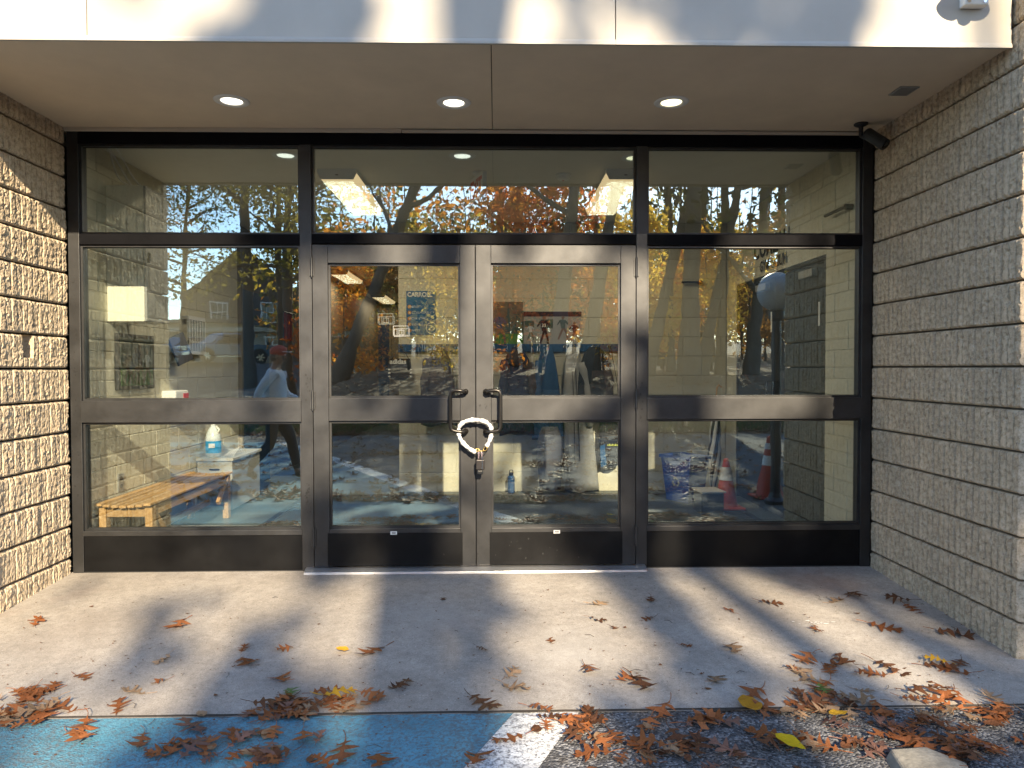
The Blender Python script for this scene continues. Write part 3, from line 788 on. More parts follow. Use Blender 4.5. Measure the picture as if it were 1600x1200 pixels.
t = thing('smoke_detector', 'small round white smoke detector on the lobby ceiling', 'smoke detector', (.535, 1.01, 2.83))
m = MB(); m.lathe([(.062, 0), (.062, -.012), (.055, -.014), (.05, -.034), (.032, -.044), (.001, -.046)], (.535, 1.01, 2.8295), n=26); m.build('body', 'white', t)
m = MB(); m.lathe([(.009, 0), (.009, -.003)], (.535, 1.01, 2.7835), n=10); m.build('indicator', 'exit_red', t)

# ------------------------------------------------------------------ left side of the lobby
t = thing('wall_cabinet', 'tall cream equipment box high on the left lobby wall', 'cabinet', (-2.58, .58, 1.64))
m = MB(); m.box(-2.719, -2.462, .42, .76, 1.636, 2.585); m.build('body', 'cream', t, bevel=.004)
m = MB(); m.box(-2.4615, -2.445, .424, .756, 1.64, 2.581); m.build('door', 'grey', t, bevel=.002)
m = MB(); m.box(-2.4445, -2.43, .44, .455, 2.05, 2.12); m.build('latch', 'black', t)
t = thing('loose_cables', 'loose white cables hanging from the ceiling onto the cream box', 'cable', (-2.6, .4, 2.8))
for k, (a, b, c) in enumerate(((-2.66, -2.62, -2.52), (-2.63, -2.55, -2.47), (-2.67, -2.66, -2.60))):
    P = []
    for i in range(13):
        s_ = i / 12; x = a * (1 - s_) ** 2 + 2 * b * s_ * (1 - s_) + c * s_ * s_
        P.append((x, .34 + .12 * s_ + .02 * k, 2.83 - .245 * s_ ** .8 + .03 * math.sin(s_ * 5 + k)))
    m = MB(); m.tube(P, .006, 6); m.build('cable', 'white', t, smooth=True)
t = thing('framed_photo', 'framed photo of girls playing soccer on the left lobby wall', 'picture', (-2.70, .77, 1.15))
m = MB(); m.box(-2.719, -2.690, .505, 1.035, 1.15, 1.56); fr = m.build('frame', 'black', t, bevel=.003)
M['photo_dark'] = simple('print_dark_trees', (.09, .12, .11), .35, 0, .5, 14)
M['photo_grass'] = simple('print_grass', (.09, .22, .06), .35, 0, .3, 20)
M['photo_blue'] = simple('print_blue', (.05, .10, .20), .35); M['photo_white'] = simple('print_white', (.55, .56, .60), .35)
M['photo_maroon'] = simple('print_maroon', (.05, .018, .03), .35); M['photo_skin'] = simple('print_skin', (.22, .13, .10), .35)
m = MB(); m.box(-2.6895, -2.6885, .535, 1.005, 1.30, 1.53); m.build('print_background', 'photo_dark', t)
m = MB(); m.box(-2.6895, -2.6885, .535, 1.005, 1.18, 1.30); m.build('print_field', 'photo_grass', t)
def flat_player(t, o, r, u, s, shirt, legs='photo_skin', pose=0, ball=False):
    """a flat printed figure: o = feet point, s = height."""
    r, u = Vector(r), Vector(u); n = r.cross(u)
    def poly(name, pts, mat, lift):
        m = MB(); m.add([Vector(o) + (r * x + u * y) * s + n * lift for x, y in pts], [tuple(range(len(pts)))]); m.build(name, mat, t)
    p = pose
    poly('print_legs', [(-.02, .50), (-.08 - p, .26), (-.16 - p, .02), (-.10 - p, .0), (-.01 - p * .5, .25), (.04, .42), (.10 + p, .25), (.13 + p, .0), (.20 + p, .01), (.17 + p, .27), (.10, .52)], legs, .0008)
    poly('print_shirt', [(-.06, .48), (-.10, .74), (-.20, .62), (-.24, .64), (-.13, .83), (.0, .86), (.13, .83), (.26, .68), (.22, .63), (.12, .72), (.11, .48)], shirt, .0012)
    poly('print_head', [(.02 + .065 * math.cos(k * PI / 5), .93 + .075 * math.sin(k * PI / 5)) for k in range(10)], 'photo_skin', .0016)
for y, s_, sh, p in ((.62, .22, 'photo_maroon', .05), (.74, .27, 'photo_blue', .02), (.80, .30, 'photo_maroon', .04), (.91, .26, 'photo_white', .06), (.67, .2, 'photo_blue', .03)):
    flat_player(t, (-2.6883, y, 1.19), (0, 1, 0), (0, 0, 1), s_, sh, pose=p)
m = MB(); m.box(-2.6855, -2.684, .53, 1.01, 1.175, 1.535); m.build('glazing', 'glass', t)
# bench with a dished slatted seat
bx0, bx1, by0, by1 = -2.70, -2.32, .20, 1.66
t = thing('wooden_bench', 'light wooden slatted bench against the left lobby wall', 'bench', (-2.51, .93, 0))
NS = 7
for k in range(NS):
    c = bx0 + (bx1 - bx0) * (k + .5) / NS; q = (k + .5) / NS * 2 - 1
    z = .385 + .018 * q * q
    m = MB(); m.box(c - .024, c + .024, by0 - .02, by1 + .02, z - .018, z); m.build('slat', 'wood', t, bevel=.004)
for y in (by0 + .02, by1 - .08):
    for x in (bx0 + .01, bx1 - .06):
        m = MB(); m.box(x, x + .05, y, y + .06, 0.001, .372); m.build('leg', 'wood', t, bevel=.004)
    m = MB(); m.prism([(bx0 + .062, .30), (bx0 + .062, .372)] + [(bx0 + .062 + (bx1 - bx0 - .124) * k / 8, .3655 + .012 * (k / 4 - 1) ** 2 - .004) for k in range(1, 8)] + [(bx1 - .062, .372), (bx1 - .062, .30)], y + .01, y + .05, 'y'); m.build('end_apron', 'wood', t)
for x in (bx0 + .02, bx1 - .05):
    m = MB(); m.box(x, x + .03, by0 + .082, by1 - .082, .30, .365); m.build('side_apron', 'wood', t, bevel=.003)
for y, s_ in ((by0 + .085, 1), (by1 - .085, -1)):
    m = MB(); m.obox((bx1 - .035, y + s_ * .07, .25), (.014, 0, 0), (0, .085, -s_ * .085 * 1), (0, .014 * s_, .014)); m.build('brace', 'wood', t)
m = MB(); m.box((bx0 + bx1) / 2 - .02, (bx0 + bx1) / 2 + .02, by0 + .06, by1 - .06, .12, .16); m.build('stretcher', 'wood', t, bevel=.003)
t = thing('power_outlet', 'wall outlet low on the left lobby wall above the bench', 'outlet', (-2.715, .56, .46))
m = MB(); m.box(-2.7195, -2.712, .52, .60, .42, .545); m.build('cover_plate', 'grey', t, bevel=.002)
for z in (.455, .51):
    m = MB(); m.lathe([(.016, 0), (.016, .003)], (-2.7118, .56, z), (1, 0, 0), 14); m.build('socket', 'black', t)
# low grey chest with the jug on it
t = thing('storage_chest', 'low grey storage chest beyond the bench with a jug on it', 'chest', (-2.55, 2.2, 0))
m = MB(); m.box(-2.715, -2.40, 1.87, 2.62, .02, .465); m.build('body', 'white_grey', t, bevel=.004) if False else m.build('body', simple('grey_laminate', (.40, .40, .38), .5, 0, .06), t, bevel=.004)
m = MB(); m.box(-2.719, -2.385, 1.85, 2.64, .466, .492); m.build('lid', simple('pale_laminate', (.55, .55, .52), .45, 0, .05), t, bevel=.004)
m = MB()
for x in (-2.685, -2.63, -2.575, -2.52, -2.465): m.box(x, x + .045, 1.860, 1.8695, .06, .36)
m.build('front_boards', simple('grey_board', (.34, .34, .33), .55, 0, .06), t, bevel=.002)
m = MB(); m.box(-2.60, -2.51, 1.852, 1.8598, .385, .395); m.build('handle', 'black', t)
t = thing('detergent_jug', 'clear plastic jug with a blue label standing on the grey chest', 'jug', (-2.61, 1.98, .492))
jc = (-2.61, 1.98)
m = MB(); prof = [(.062, .4935), (.068, .505), (.068, .66), (.062, .70), (.040, .75), (.020, .775), (.018, .79)]
m.lathe(prof, (jc[0], jc[1], 0), n=24); m.build('bottle', simple('milky_plastic', (.58, .64, .66), .25, 0, .04), t, smooth=True)
m = MB(); m.lathe([(.022, 0), (.022, .026), (.019, .029)], (jc[0], jc[1], .785), n=18); m.build('cap', 'white', t)
m = MB(); m.tube([(jc[0] + .05, jc[1] - .02, .71), (jc[0] + .062, jc[1] - .02, .745), (jc[0] + .03, jc[1] - .01, .775)], .009, 8); m.build('handle', 'white', t, smooth=True)
m = MB(); m.lathe([(.0692, .53), (.0692, .64)], (jc[0], jc[1], 0), n=24); m.f = m.f[:-2]; m.mi = m.mi[:-2]; m.build('label', simple('cyan_label', (.02, .30, .62), .4, 0, .05), t, smooth=True)
m = MB(); m.obox((jc[0] + .012, jc[1] - .070, .60), (.026, .004, 0), (.0, .002, 0), (0, 0, .020)); m.build('label_panel', 'white', t)
t = thing('wire_basket', 'bent wire rack lying on the grey chest right of the jug', 'rack', (-2.46, 2.1, .49))
m = MB()
for k in range(5): m.tube([(-2.50 + k * .02, 1.95, .498), (-2.48 + k * .022, 2.02, .53 + .012 * k), (-2.47 + k * .018, 2.15, .51 + .016 * k), (-2.49 + k * .02, 2.25, .498)], .003, 5)
m.build('wires', 'white', t)
t = thing('dispenser_box', 'white wall box with a red panel behind the left mid rail', 'box', (-2.66, 1.3, 1.0))
m = MB(); m.box(-2.719, -2.60, 1.20, 1.44, .955, 1.125); m.build('body', 'white', t, bevel=.012, seg=3)
m = MB(); m.box(-2.6005, -2.597, 1.34, 1.435, .965, 1.10); m.build('red_panel', 'exit_red', t)
text('E', .085, (-2.5965, 1.36, .985), (0, 1, 0), (0, 0, 1), 'white', t, 'lettering', bold=.003)
t = thing('brochure_rack', 'white slatted wall rack above the white wall box', 'rack', (-2.68, 1.75, 1.45))
m = MB(); m.box(-2.719, -2.66, 1.60, 1.95, 1.43, 1.46); m.box(-2.719, -2.66, 1.60, 1.95, 1.735, 1.765); m.box(-2.719, -2.66, 1.60, 1.95, 1.53, 1.55); m.build('shelf', 'white', t)
for k in range(7): 
    m = MB(); m.box(-2.672, -2.656, 1.60 + k * .055, 1.62 + k * .055, 1.4605, 1.7345); m.build('slat', 'white', t)
t = thing('leaning_plaque', 'dark blue plaque jutting at a slant from the left lobby wall', 'plaque', (-2.68, 1.4, 1.4))
m = MB(); m.obox((-2.655, 1.42, 1.47), (.008, 0, .004), (.03, .07, .03), (-.045, .0, .115)); m.build('board', simple('plaque_blue', (.02, .025, .05), .4), t, bevel=.002)
t = thing('red_pennant', 'red pennant hanging on the corridor wall beside the left mullion', 'pennant', (-2.70, 4.6, 1.7))
m = MB()
for k in range(8):
    a, b = 4.52 + k * .05, 4.52 + (k + 1) * .05
    m.add([(-2.705 + .012 * math.sin(k * 1.4), a, 2.02), (-2.705 + .012 * math.sin(k * 1.4 + 1.4), b, 2.02), (-2.705 + .012 * math.sin(k * 1.4 + 1.4), b, 1.66 + .02 * (k % 2)), (-2.705 + .012 * math.sin(k * 1.4), a, 1.66 + .02 * ((k + 1) % 2))], [(0, 1, 2, 3)])
m.build('cloth', simple('red_cloth', (.45, .03, .03), .8), t)
m = MB(); m.tube([(-2.70, 4.5, 2.03), (-2.70, 4.94, 2.03)], .01, 8); m.build('rod', 'black', t)

# ------------------------------------------------------------------ back wall: poster, photos, coat rail
yw = YB - .003
t = thing('values_poster', 'blue poster with white lettering and a bird emblem on the back wall', 'poster', (-.78, YB, 1.66))
m = MB(); m.box(-.935, -.630, yw - .004, yw, 1.655, 2.113); m.build('sheet', simple('poster_blue', (.012, .13, .30), .4, 0, .06), t)
yp = yw - .0045
text('CARROLL', .064, (-.925, yp, 2.055), (1, 0, 0), (0, 0, 1), 'white', t, 'lettering', bold=.0025, squeeze=.92)
M['poster_orange'] = simple('poster_orange', (.60, .26, .05), .4)
for k, (a, b) in enumerate((('H', 'ONESTY'), ('A', 'CCOUNTABILITY'), ('W', 'ORK ETHIC'), ('K', 'INDNESS'), ('S', 'AFETY'))):
    z = 1.938 - k * .062
    m = MB(); m.lathe([(.020, 0), (.020, .0006)], (-.903, yp + .0004, z + .011), (0, -1, 0), 16); m.build('bullet', 'poster_orange', t)
    text(a, .030, (-.911, yp - .0008, z), (1, 0, 0), (0, 0, 1), 'white', t, 'lettering', bold=.0008)
    text(b, .034, (-.880, yp, z), (1, 0, 0), (0, 0, 1), 'white', t, 'lettering', squeeze=.9)
m = MB()
def ring(m, cx, cz, y, r, w, a0=0, a1=2 * PI, n=28):
    o = []
    for k in range(n + 1):
        a = a0 + (a1 - a0) * k / n
        o.append((cx + r * math.cos(a), y, cz + r * math.sin(a))); o.append((cx + (r - w) * math.cos(a), y, cz + (r - w) * math.sin(a)))
    m.add(o, [(2 * k, 2 * k + 1, 2 * k + 3, 2 * k + 2) for k in range(n)])
ring(m, -.672, 1.725, yp - .0006, .060, .006, .5, 2 * PI); ring(m, -.690, 1.700, yp - .0008, .055, .006, .3, 1.9); ring(m, -.66, 1.70, yp - .0008, .040, .006, 1.2, 2.9); ring(m, -.672, 1.745, yp - .0008, .045, .005, 4.2, 5.9)
m.build('bird_emblem', 'white', t)
t = thing('tennis_photo', 'mounted action photo with a player in pale blue on grass above the coats', 'picture', (.13, YB, 1.7))
m = MB(); m.box(-.05, .285, yw - .012, yw, 1.545, 2.0); m.build('board', 'photo_dark', t)
m = MB(); m.box(-.048, .283, yw - .0135, yw - .0125, 1.547, 1.665); m.build('print_grass', 'photo_grass', t)
flat_player(t, (.03, yw - .0137, 1.56), (1, 0, 0), (0, 0, 1), .33, 'photo_blue', pose=.04)
t = thing('team_photo_mural', 'grey photo mural of players, one in a dark shirt numbered 33', 'picture', (.6, YB, 1.55))
m = MB(); m.box(.292, .90, yw - .012, yw, 1.545, 1.90); m.build('board', simple('print_grey', (.36, .35, .34), .4, 0, .1, 4), t)
m = MB(); m.box(.292, .90, yw - .0135, yw - .0125, 1.845, 1.895); m.build('print_band', 'photo_maroon', t)
m = MB(); m.box(.30, .40, yw - .0135, yw - .0125, 1.735, 1.80); m.box(.47, .60, yw - .0135, yw - .0125, 1.72, 1.815); m.build('print_panel', 'photo_dark', t)
flat_player(t, (.36, yw - .0137, 1.60), (1, 0, 0), (0, 0, 1), .17, 'photo_white', 'photo_dark', .03)
flat_player(t, (.50, yw - .0139, 1.49 + .06), (1, 0, 0), (0, 0, 1), .30, 'photo_maroon', 'photo_maroon', .0)
text('33', .05, (.478, yw - .0165, 1.735), (1, 0, 0), (0, 0, 1), 'white', t, 'lettering', bold=.001)
flat_player(t, (.70, yw - .0137, 1.60), (1, 0, 0), (0, 0, 1), .25, 'photo_dark', 'photo_skin', .05)
flat_player(t, (.82, yw - .0137, 1.57), (1, 0, 0), (0, 0, 1), .22, 'photo_maroon', 'photo_skin', .06)
rail = thing('coat_rail', 'long dark blue coat rail with hooks across the back wall', 'coat rail', (.14, YB - .01, 1.48))
m = MB(); m.box(-1.02, 1.31, YB - .024, YB - .002, 1.475, 1.557); m.build('board', 'rail_blue', rail, bevel=.003)
hooks = [-.985, -.625, -.20, .205, .55, .72, .88, 1.02, 1.19]
for hx in hooks:
    m = MB(); m.tube([(hx, YB - .025, 1.535), (hx, YB - .05, 1.535), (hx, YB - .07, 1.52), (hx, YB - .085, 1.535), (hx, YB - .088, 1.555)], .006, 7)
    m.lathe([(.016, 0), (.016, -.004)], (hx, YB - .0285, 1.53), (0, 1, 0), 12); m.build('hook', 'chrome', rail)
def garment(name, label, cat, x, ztop, zbot, wtop, wmid, wbot, mat, depth=.10, lean=0., folds=5, parts=None, group=None, seed=0, y=None, trim=None):
    """hanging cloth: closed wavy tube, gathered at the hook and flaring downward."""
    yc = (YB - .10) if y is None else y
    t = thing(name, label, cat, (x, yc, zbot), group=group)
    n, nz = 28, 22; vs = []; r_ = random.Random(seed)
    ph = [r_.uniform(0, 6.28) for _ in range(4)]
    for j in range(nz + 1):
        s_ = j / nz; z = ztop + (zbot - ztop) * s_
        w = lerp_tab([(0, wtop), (.12, wtop + (wmid - wtop) * .65), (.3, wmid), (1, wbot)], s_) / 2
        d = depth / 2 * (.5 + .5 * min(1, s_ * 3))
        for k in range(n):
            a = 2 * PI * k / n
            f = 1 + (.13 * math.sin(folds * a + ph[0] + s_ * 1.3) + .07 * math.sin((folds + 3) * a + ph[1])) * min(1, s_ * 2.2)
            yy = yc + d * math.sin(a) * f * 1.2
            vs.append((x + lean * s_ + w * math.cos(a) * f, min(yy, YB - .006), z + (.022 * math.sin(3 * a + ph[2]) if j == nz else 0)))
    fs = [(j * n + k, (j + 1) * n + k, (j + 1) * n + (k + 1) % n, j * n + (k + 1) % n) for j in range(nz) for k in range(n)]
    fs += [tuple(range(n)), tuple(nz * n + k for k in range(n - 1, -1, -1))]
    m = MB(); m.add(vs, fs); m.build('cloth', mat, t, smooth=True)
    return t
def sleeve(t, p, r0, r1, mat, name='sleeve', seed=0):
    r_ = random.Random(seed); P = []
    for i in range(len(p) - 1):
        for k in range(5):
            q = k / 5; P.append(Vector(p[i]).lerp(Vector(p[i + 1]), q) + Vector((r_.uniform(-.004, .004), r_.uniform(-.004, .004), 0)))
    P.append(Vector(p[-1])); n = len(P)
    m = MB(); m.tube(P, [r0 + (r1 - r0) * i / (n - 1) + .006 * math.sin(i * 1.7) for i in range(n)], 10); m.build(name, mat, t, smooth=True)
cl = lambda n, c: simple(n, c, .85, 0, .18, 7, .4, 90)
navy, brown, dark, greyc, blackc = cl('navy_cloth', (.018, .030, .075)), cl('brown_cloth', (.045, .035, .035)), cl('dark_cloth', (.014, .018, .020)), cl('grey_cloth', (.30, .30, .29)), cl('black_nylon', (.008, .009, .012))
blue = cl('blue_cloth', (.014, .075, .19))
yc = YB - .10
t = garment('hanging_coat', 'dark slate coat on the rail beneath the blue poster', 'coat', -.59, 1.52, .72, .10, .27, .36, cl('slate_cloth', (.06, .055, .07)), seed=1)
sleeve(t, [(-.70, yc - .02, 1.40), (-.74, yc - .05, 1.15), (-.74, yc - .04, .95)], .05, .035, t.children[0].data.materials[0])
t = garment('hanging_coat', 'navy hooded coat on the rail just right of the meeting stile', 'coat', .22, 1.52, .62, .10, .30, .40, navy, seed=2)
sleeve(t, [(.10, yc - .02, 1.38), (.07, yc - .05, 1.1), (.09, yc - .04, .85)], .05, .038, navy, seed=2); sleeve(t, [(.34, yc - .04, 1.36), (.38, yc - .06, 1.1), (.40, yc - .05, .86)], .05, .038, brown, seed=4)
m = MB(); m.ball((.20, yc - .03, 1.40), .10, 14, 9, (1, .6, .9)); m.build('hood', brown, t, smooth=True)
t = garment('hanging_jacket', 'blue jacket hanging straight down in the middle of the right door', 'jacket', .53, 1.53, .58, .09, .20, .30, blue, seed=3, folds=4)
sleeve(t, [(.45, yc - .04, 1.38), (.43, yc - .06, 1.05), (.44, yc - .06, .80)], .045, .034, blue, seed=5)
t = garment('hanging_bag', 'long grey-blue laundry bag hanging low beside the blue jacket', 'bag', .555, .70, .06, .16, .26, .20, cl('bag_cloth', (.10, .105, .13)), seed=6, y=YB - .17)
m = MB(); m.tube([(.55, YB - .10, 1.50), (.555, YB - .16, 1.0), (.555, YB - .17, .70)], .005, 6); m.build('cord', 'black', t)
t = garment('hanging_robe', 'long pale grey robe reaching almost to the floor', 'robe', .80, 1.52, .03, .10, .24, .34, greyc, seed=7, lean=.10, folds=4)
sleeve(t, [(.90, yc - .04, 1.36), (.96, yc - .07, 1.02), (.97, yc - .06, .70)], .05, .04, greyc, seed=8)
for q in (-.015, .02):
    m = MB(); m.tube([(.80 + q, yc - .075, 1.3), (.82 + q, yc - .085, .9), (.83 + q * 1.6, yc - .09, .35)], .004, 5); m.build('stripe', 'black', t)
t = garment('hanging_coat', 'black and brown coat on the rail above the grey robe', 'coat', 1.02, 1.52, .95, .11, .28, .34, dark, seed=9, y=YB - .15)
sleeve(t, [(1.13, yc - .07, 1.36), (1.17, yc - .09, 1.15), (1.16, yc - .09, .98)], .05, .04, brown, seed=9)
def drawbag(label, x0, x1, z0, z1, mat, y):
    t = thing('drawstring_bag', label, 'bag', ((x0 + x1) / 2, y, z0))
    xc, w = (x0 + x1) / 2, (x1 - x0) / 2; n, nz = 24, 14; vs = []
    for j in range(nz + 1):
        s_ = j / nz
        ww = w * (.80 + .20 * math.sin(PI * min(1, .15 + s_ * .7))) * (1 if s_ < .88 else math.sqrt(max(.02, 1 - ((s_ - .88) / .13) ** 2)))
        for k in range(n):
            a = 2 * PI * k / n
            ca, sa = math.cos(a), math.sin(a)
            vs.append((xc + ww * math.copysign(abs(ca) ** .6, ca), y + (.012 + .035 * math.sin(PI * s_ * .9)) * sa * (1 + .1 * math.sin(5 * a + j)), z1 + (z0 - z1) * s_))
    fs = [(j * n + k, (j + 1) * n + k, (j + 1) * n + (k + 1) % n, j * n + (k + 1) % n) for j in range(nz) for k in range(n)] + [tuple(range(n)), tuple(nz * n + k for k in range(n - 1, -1, -1))]
    m = MB(); m.add(vs, fs); m.build('sack', mat, t, smooth=True)
    for s_ in (-1, 1):
        m = MB(); m.tube([(xc, y + .03, 1.535), (xc + s_ * w * .5, y, (1.5 + z1) / 2), (xc + s_ * w * .8, y, z1 - .01)], .004, 6); m.build('cord', 'black', t)
    return t
t = drawbag('black drawstring bag printed in white, on the rail beside the dark corridor opening', -1.105, -.875, 1.185, 1.405, blackc, YB - .09)
text('adidas', .068, (-1.09, YB - .155, 1.352), (1, 0, 0), (0, 0, 1), 'white', t, 'lettering', bold=.0025)
m = MB()
for s_ in (-1, 1):
    for k in range(3): m.box(-.99 + s_ * .112 - .012, -.99 + s_ * .112 + .012, YB - .118, YB - .112, 1.215 + k * .035, 1.228 + k * .035)
m.build('side_stripe', 'white', t)
t = drawbag('black and blue drawstring bag with yellow print at the right end of the rail', 1.07, 1.31, .27, .86, blackc, YB - .14)
m = MB(); m.obox((1.105, YB - .185, .40), (.03, .01, .01), (0, .003, 0), (-.005, 0, .11)); m.build('blue_panel', blue, t)
M['lime'] = simple('lime_print', (.50, .55, .08), .5)
text('G.O.BOSTON', .034, (1.14, YB - .20, .46), (1, 0, 0), (0, 0, 1), 'lime', t, 'lettering', squeeze=.75) if False else None
m = MB()
for k in range(9): m.box(1.145 + k * .016, 1.155 + k * .016, YB - .199, YB - .197, .50, .516 + .006 * (k % 2))
m.build('print', 'lime', t)
t = thing('water_bottle', 'blue water bottle standing on the floor under the coats', 'bottle', (.155, YB - .12, 0))
m = MB(); m.lathe([(.034, .009), (.037, .014), (.037, .165), (.033, .182), (.022, .190)], (.155, YB - .12, 0), n=20); m.build('body', simple('bottle_blue', (.01, .10, .30), .3, .3), t, smooth=True)
m = MB(); m.lathe([(.023, .19), (.024, .215), (.02, .22)], (.155, YB - .12, 0), n=16); m.tube([(.137, YB - .12, .215), (.14, YB - .12, .245), (.17, YB - .12, .245), (.173, YB - .12, .215)], .005, 6); m.build('lid', 'black', t)

# ------------------------------------------------------------------ right side of the lobby
t = thing('recycling_bin', 'blue recycling bin with a white arrows symbol on the lobby floor', 'bin', (1.84, 2.25, 0), R(-58))
m = MB(); W0, D0, W1, D1, H = .14, .105, .185, .14, .45
m.add([(-W0, -D0, .01), (W0, -D0, .01), (W0, D0, .01), (-W0, D0, .01), (-W1, -D1, H), (W1, -D1, H), (W1, D1, H), (-W1, D1, H),
       (-W1 + .008, -D1 + .008, H), (W1 - .008, -D1 + .008, H), (W1 - .008, D1 - .008, H), (-W1 + .008, D1 - .008, H), (-W0 + .008, -D0 + .008, .02), (W0 - .008, -D0 + .008, .02), (W0 - .008, D0 - .008, .02), (-W0 + .008, D0 - .008, .02)],
      [(0, 3, 2, 1), (0, 1, 5, 4), (1, 2, 6, 5), (2, 3, 7, 6), (3, 0, 4, 7), (4, 5, 9, 8), (5, 6, 10, 9), (6, 7, 11, 10), (7, 4, 8, 11), (8, 9, 13, 12), (9, 10, 14, 13), (10, 11, 15, 14), (11, 8, 12, 15), (12, 13, 14, 15)])
m.build('tub', simple('bin_blue', (.015, .055, .27), .4, 0, .06), t, local=True, recentre=False)
m = MB(); 
for a, b in (((-W1 - .012, -D1 - .012), (W1 + .012, -D1)), ((-W1 - .012, D1), (W1 + .012, D1 + .012)), ((-W1 - .012, -D1), (-W1, D1)), ((W1, -D1), (W1 + .012, D1))): m.box(a[0], b[0], a[1], b[1], H - .025, H + .006)
m.build('rim', 'bin_rim', t, local=True, recentre=False) if False else m.build('rim', bpy.data.materials['bin_blue'], t, local=True, recentre=False)
m = MB()
fx = lambda x, z: (x - .03, -(D0 + (D1 - D0) * z / H) - .0035, z)
for k in range(3):
    a = PI / 2 + k * 2 * PI / 3
    c = lambda rr, aa: fx(.03 + .045 * rr * math.cos(aa), .20 + .045 * rr * math.sin(aa))
    m.add([c(1.0, a - .75), c(1.15, a), c(1.0, a + .35), c(.62, a + .30), c(.72, a), c(.60, a - .70)], [(0, 1, 4, 5), (1, 2, 3, 4)])
    m.add([c(1.35, a + .33), c(.82, a + .95), c(.35, a + .28)], [(0, 1, 2)])
m.build('arrows_symbol', 'emblem_grey', t, local=True, recentre=False)
def cone_thing(label, x, y, z, h, r, mat, collars, base=.17):
    t = thing('traffic_cone', label, 'traffic cone', (x, y, z))
    m = MB(); rr = lambda q: r + (.022 - r) * q
    m.lathe([(rr(0), .02), (rr(1) + .002, h - .01), (rr(1) - .006, h)], (x, y, z), n=28); m.build('cone', mat, t, smooth=False)
    m = MB(); m.box(x - base, x + base, y - base, y + base, z + .001, z + .022); m.build('base', mat, t, bevel=.008)
    for a, b in collars:
        m = MB(); m.lathe([(rr(a) + .004, h * a + .02 * (1 - a)), (rr(b) + .004, h * b + .02 * (1 - b))], (x, y, z), n=28); m.f = m.f[:-2]; m.mi = m.mi[:-2]; m.build('collar', 'white', t, smooth=True)
M['cone_orange'] = simple('cone_orange', (.62, .07, .02), .5, 0, .08)
M['cone_red'] = simple('cone_red', (.50, .045, .03), .5, 0, .1)
cone_thing('orange traffic cone with a white collar on the lobby mat', 2.12, 1.86, .009, .46, .105, 'cone_orange', [(.55, .82)], .14)
t = thing('folded_umbrella', 'folded black and white striped umbrella leaning in the right corner', 'umbrella', (2.22, 2.55, 0))
a, b = Vector((2.17, 2.42, .06)), Vector((2.27, 2.64, .98))
for s_ in range(8):
    m = MB(); n = 15; vs = []
    for j in range(n + 1):
        q = j / n; c = a.lerp(b, q); tw = q * 2.6
        rr = .016 + .055 * math.sin(PI * min(1, (1 - q) * 1.02)) ** .8 * (1 - .55 * q) * (1 - .35 * math.exp(-((q - .55) / .05) ** 2))
        for e in (0, .5, 1):
            an = tw + (s_ + e) * 2 * PI / 8; rad_ = rr * (1.0 if e != .5 else 1.22)
            vs.append(c + Vector((math.cos(an) * rad_, math.sin(an) * rad_, 0)))
    m.add(vs, [(j * 3 + e, j * 3 + e + 1, j * 3 + e + 4, j * 3 + e + 3) for j in range(n) for e in (0, 1)])
    m.build('canopy_gore', 'white' if s_ % 2 else 'black', t, smooth=True)
m = MB(); m.tube([a - (b - a) * .06, a], .006, 8); m.build('tip', 'chrome', t)
m = MB(); m.tube([b, b + (b - a) * .12, b + (b - a) * .16 + Vector((.02, 0, 0)), b + (b - a) * .13 + Vector((.05, 0, 0))], .009, 8); m.build('handle', 'wood', t)
m = MB(); m.lathe([(.036, 0), (.036, .02)], a.lerp(b, .55), (b - a), 16); m.build('strap', 'exit_red', t)
t = thing('papers_stack', 'stack of white papers on a dark low box beside the recycling bin', 'box', (2.0, 1.72, 0))
m = MB(); m.box(1.80, 2.0, 1.55, 1.80, .01, .20); m.build('box', 'black', t, bevel=.004)
m = MB(); m.obox((1.90, 1.67, .208), (.11, .01, 0), (-.01, .13, 0), (0, 0, .006)); m.build('papers', 'white', t)
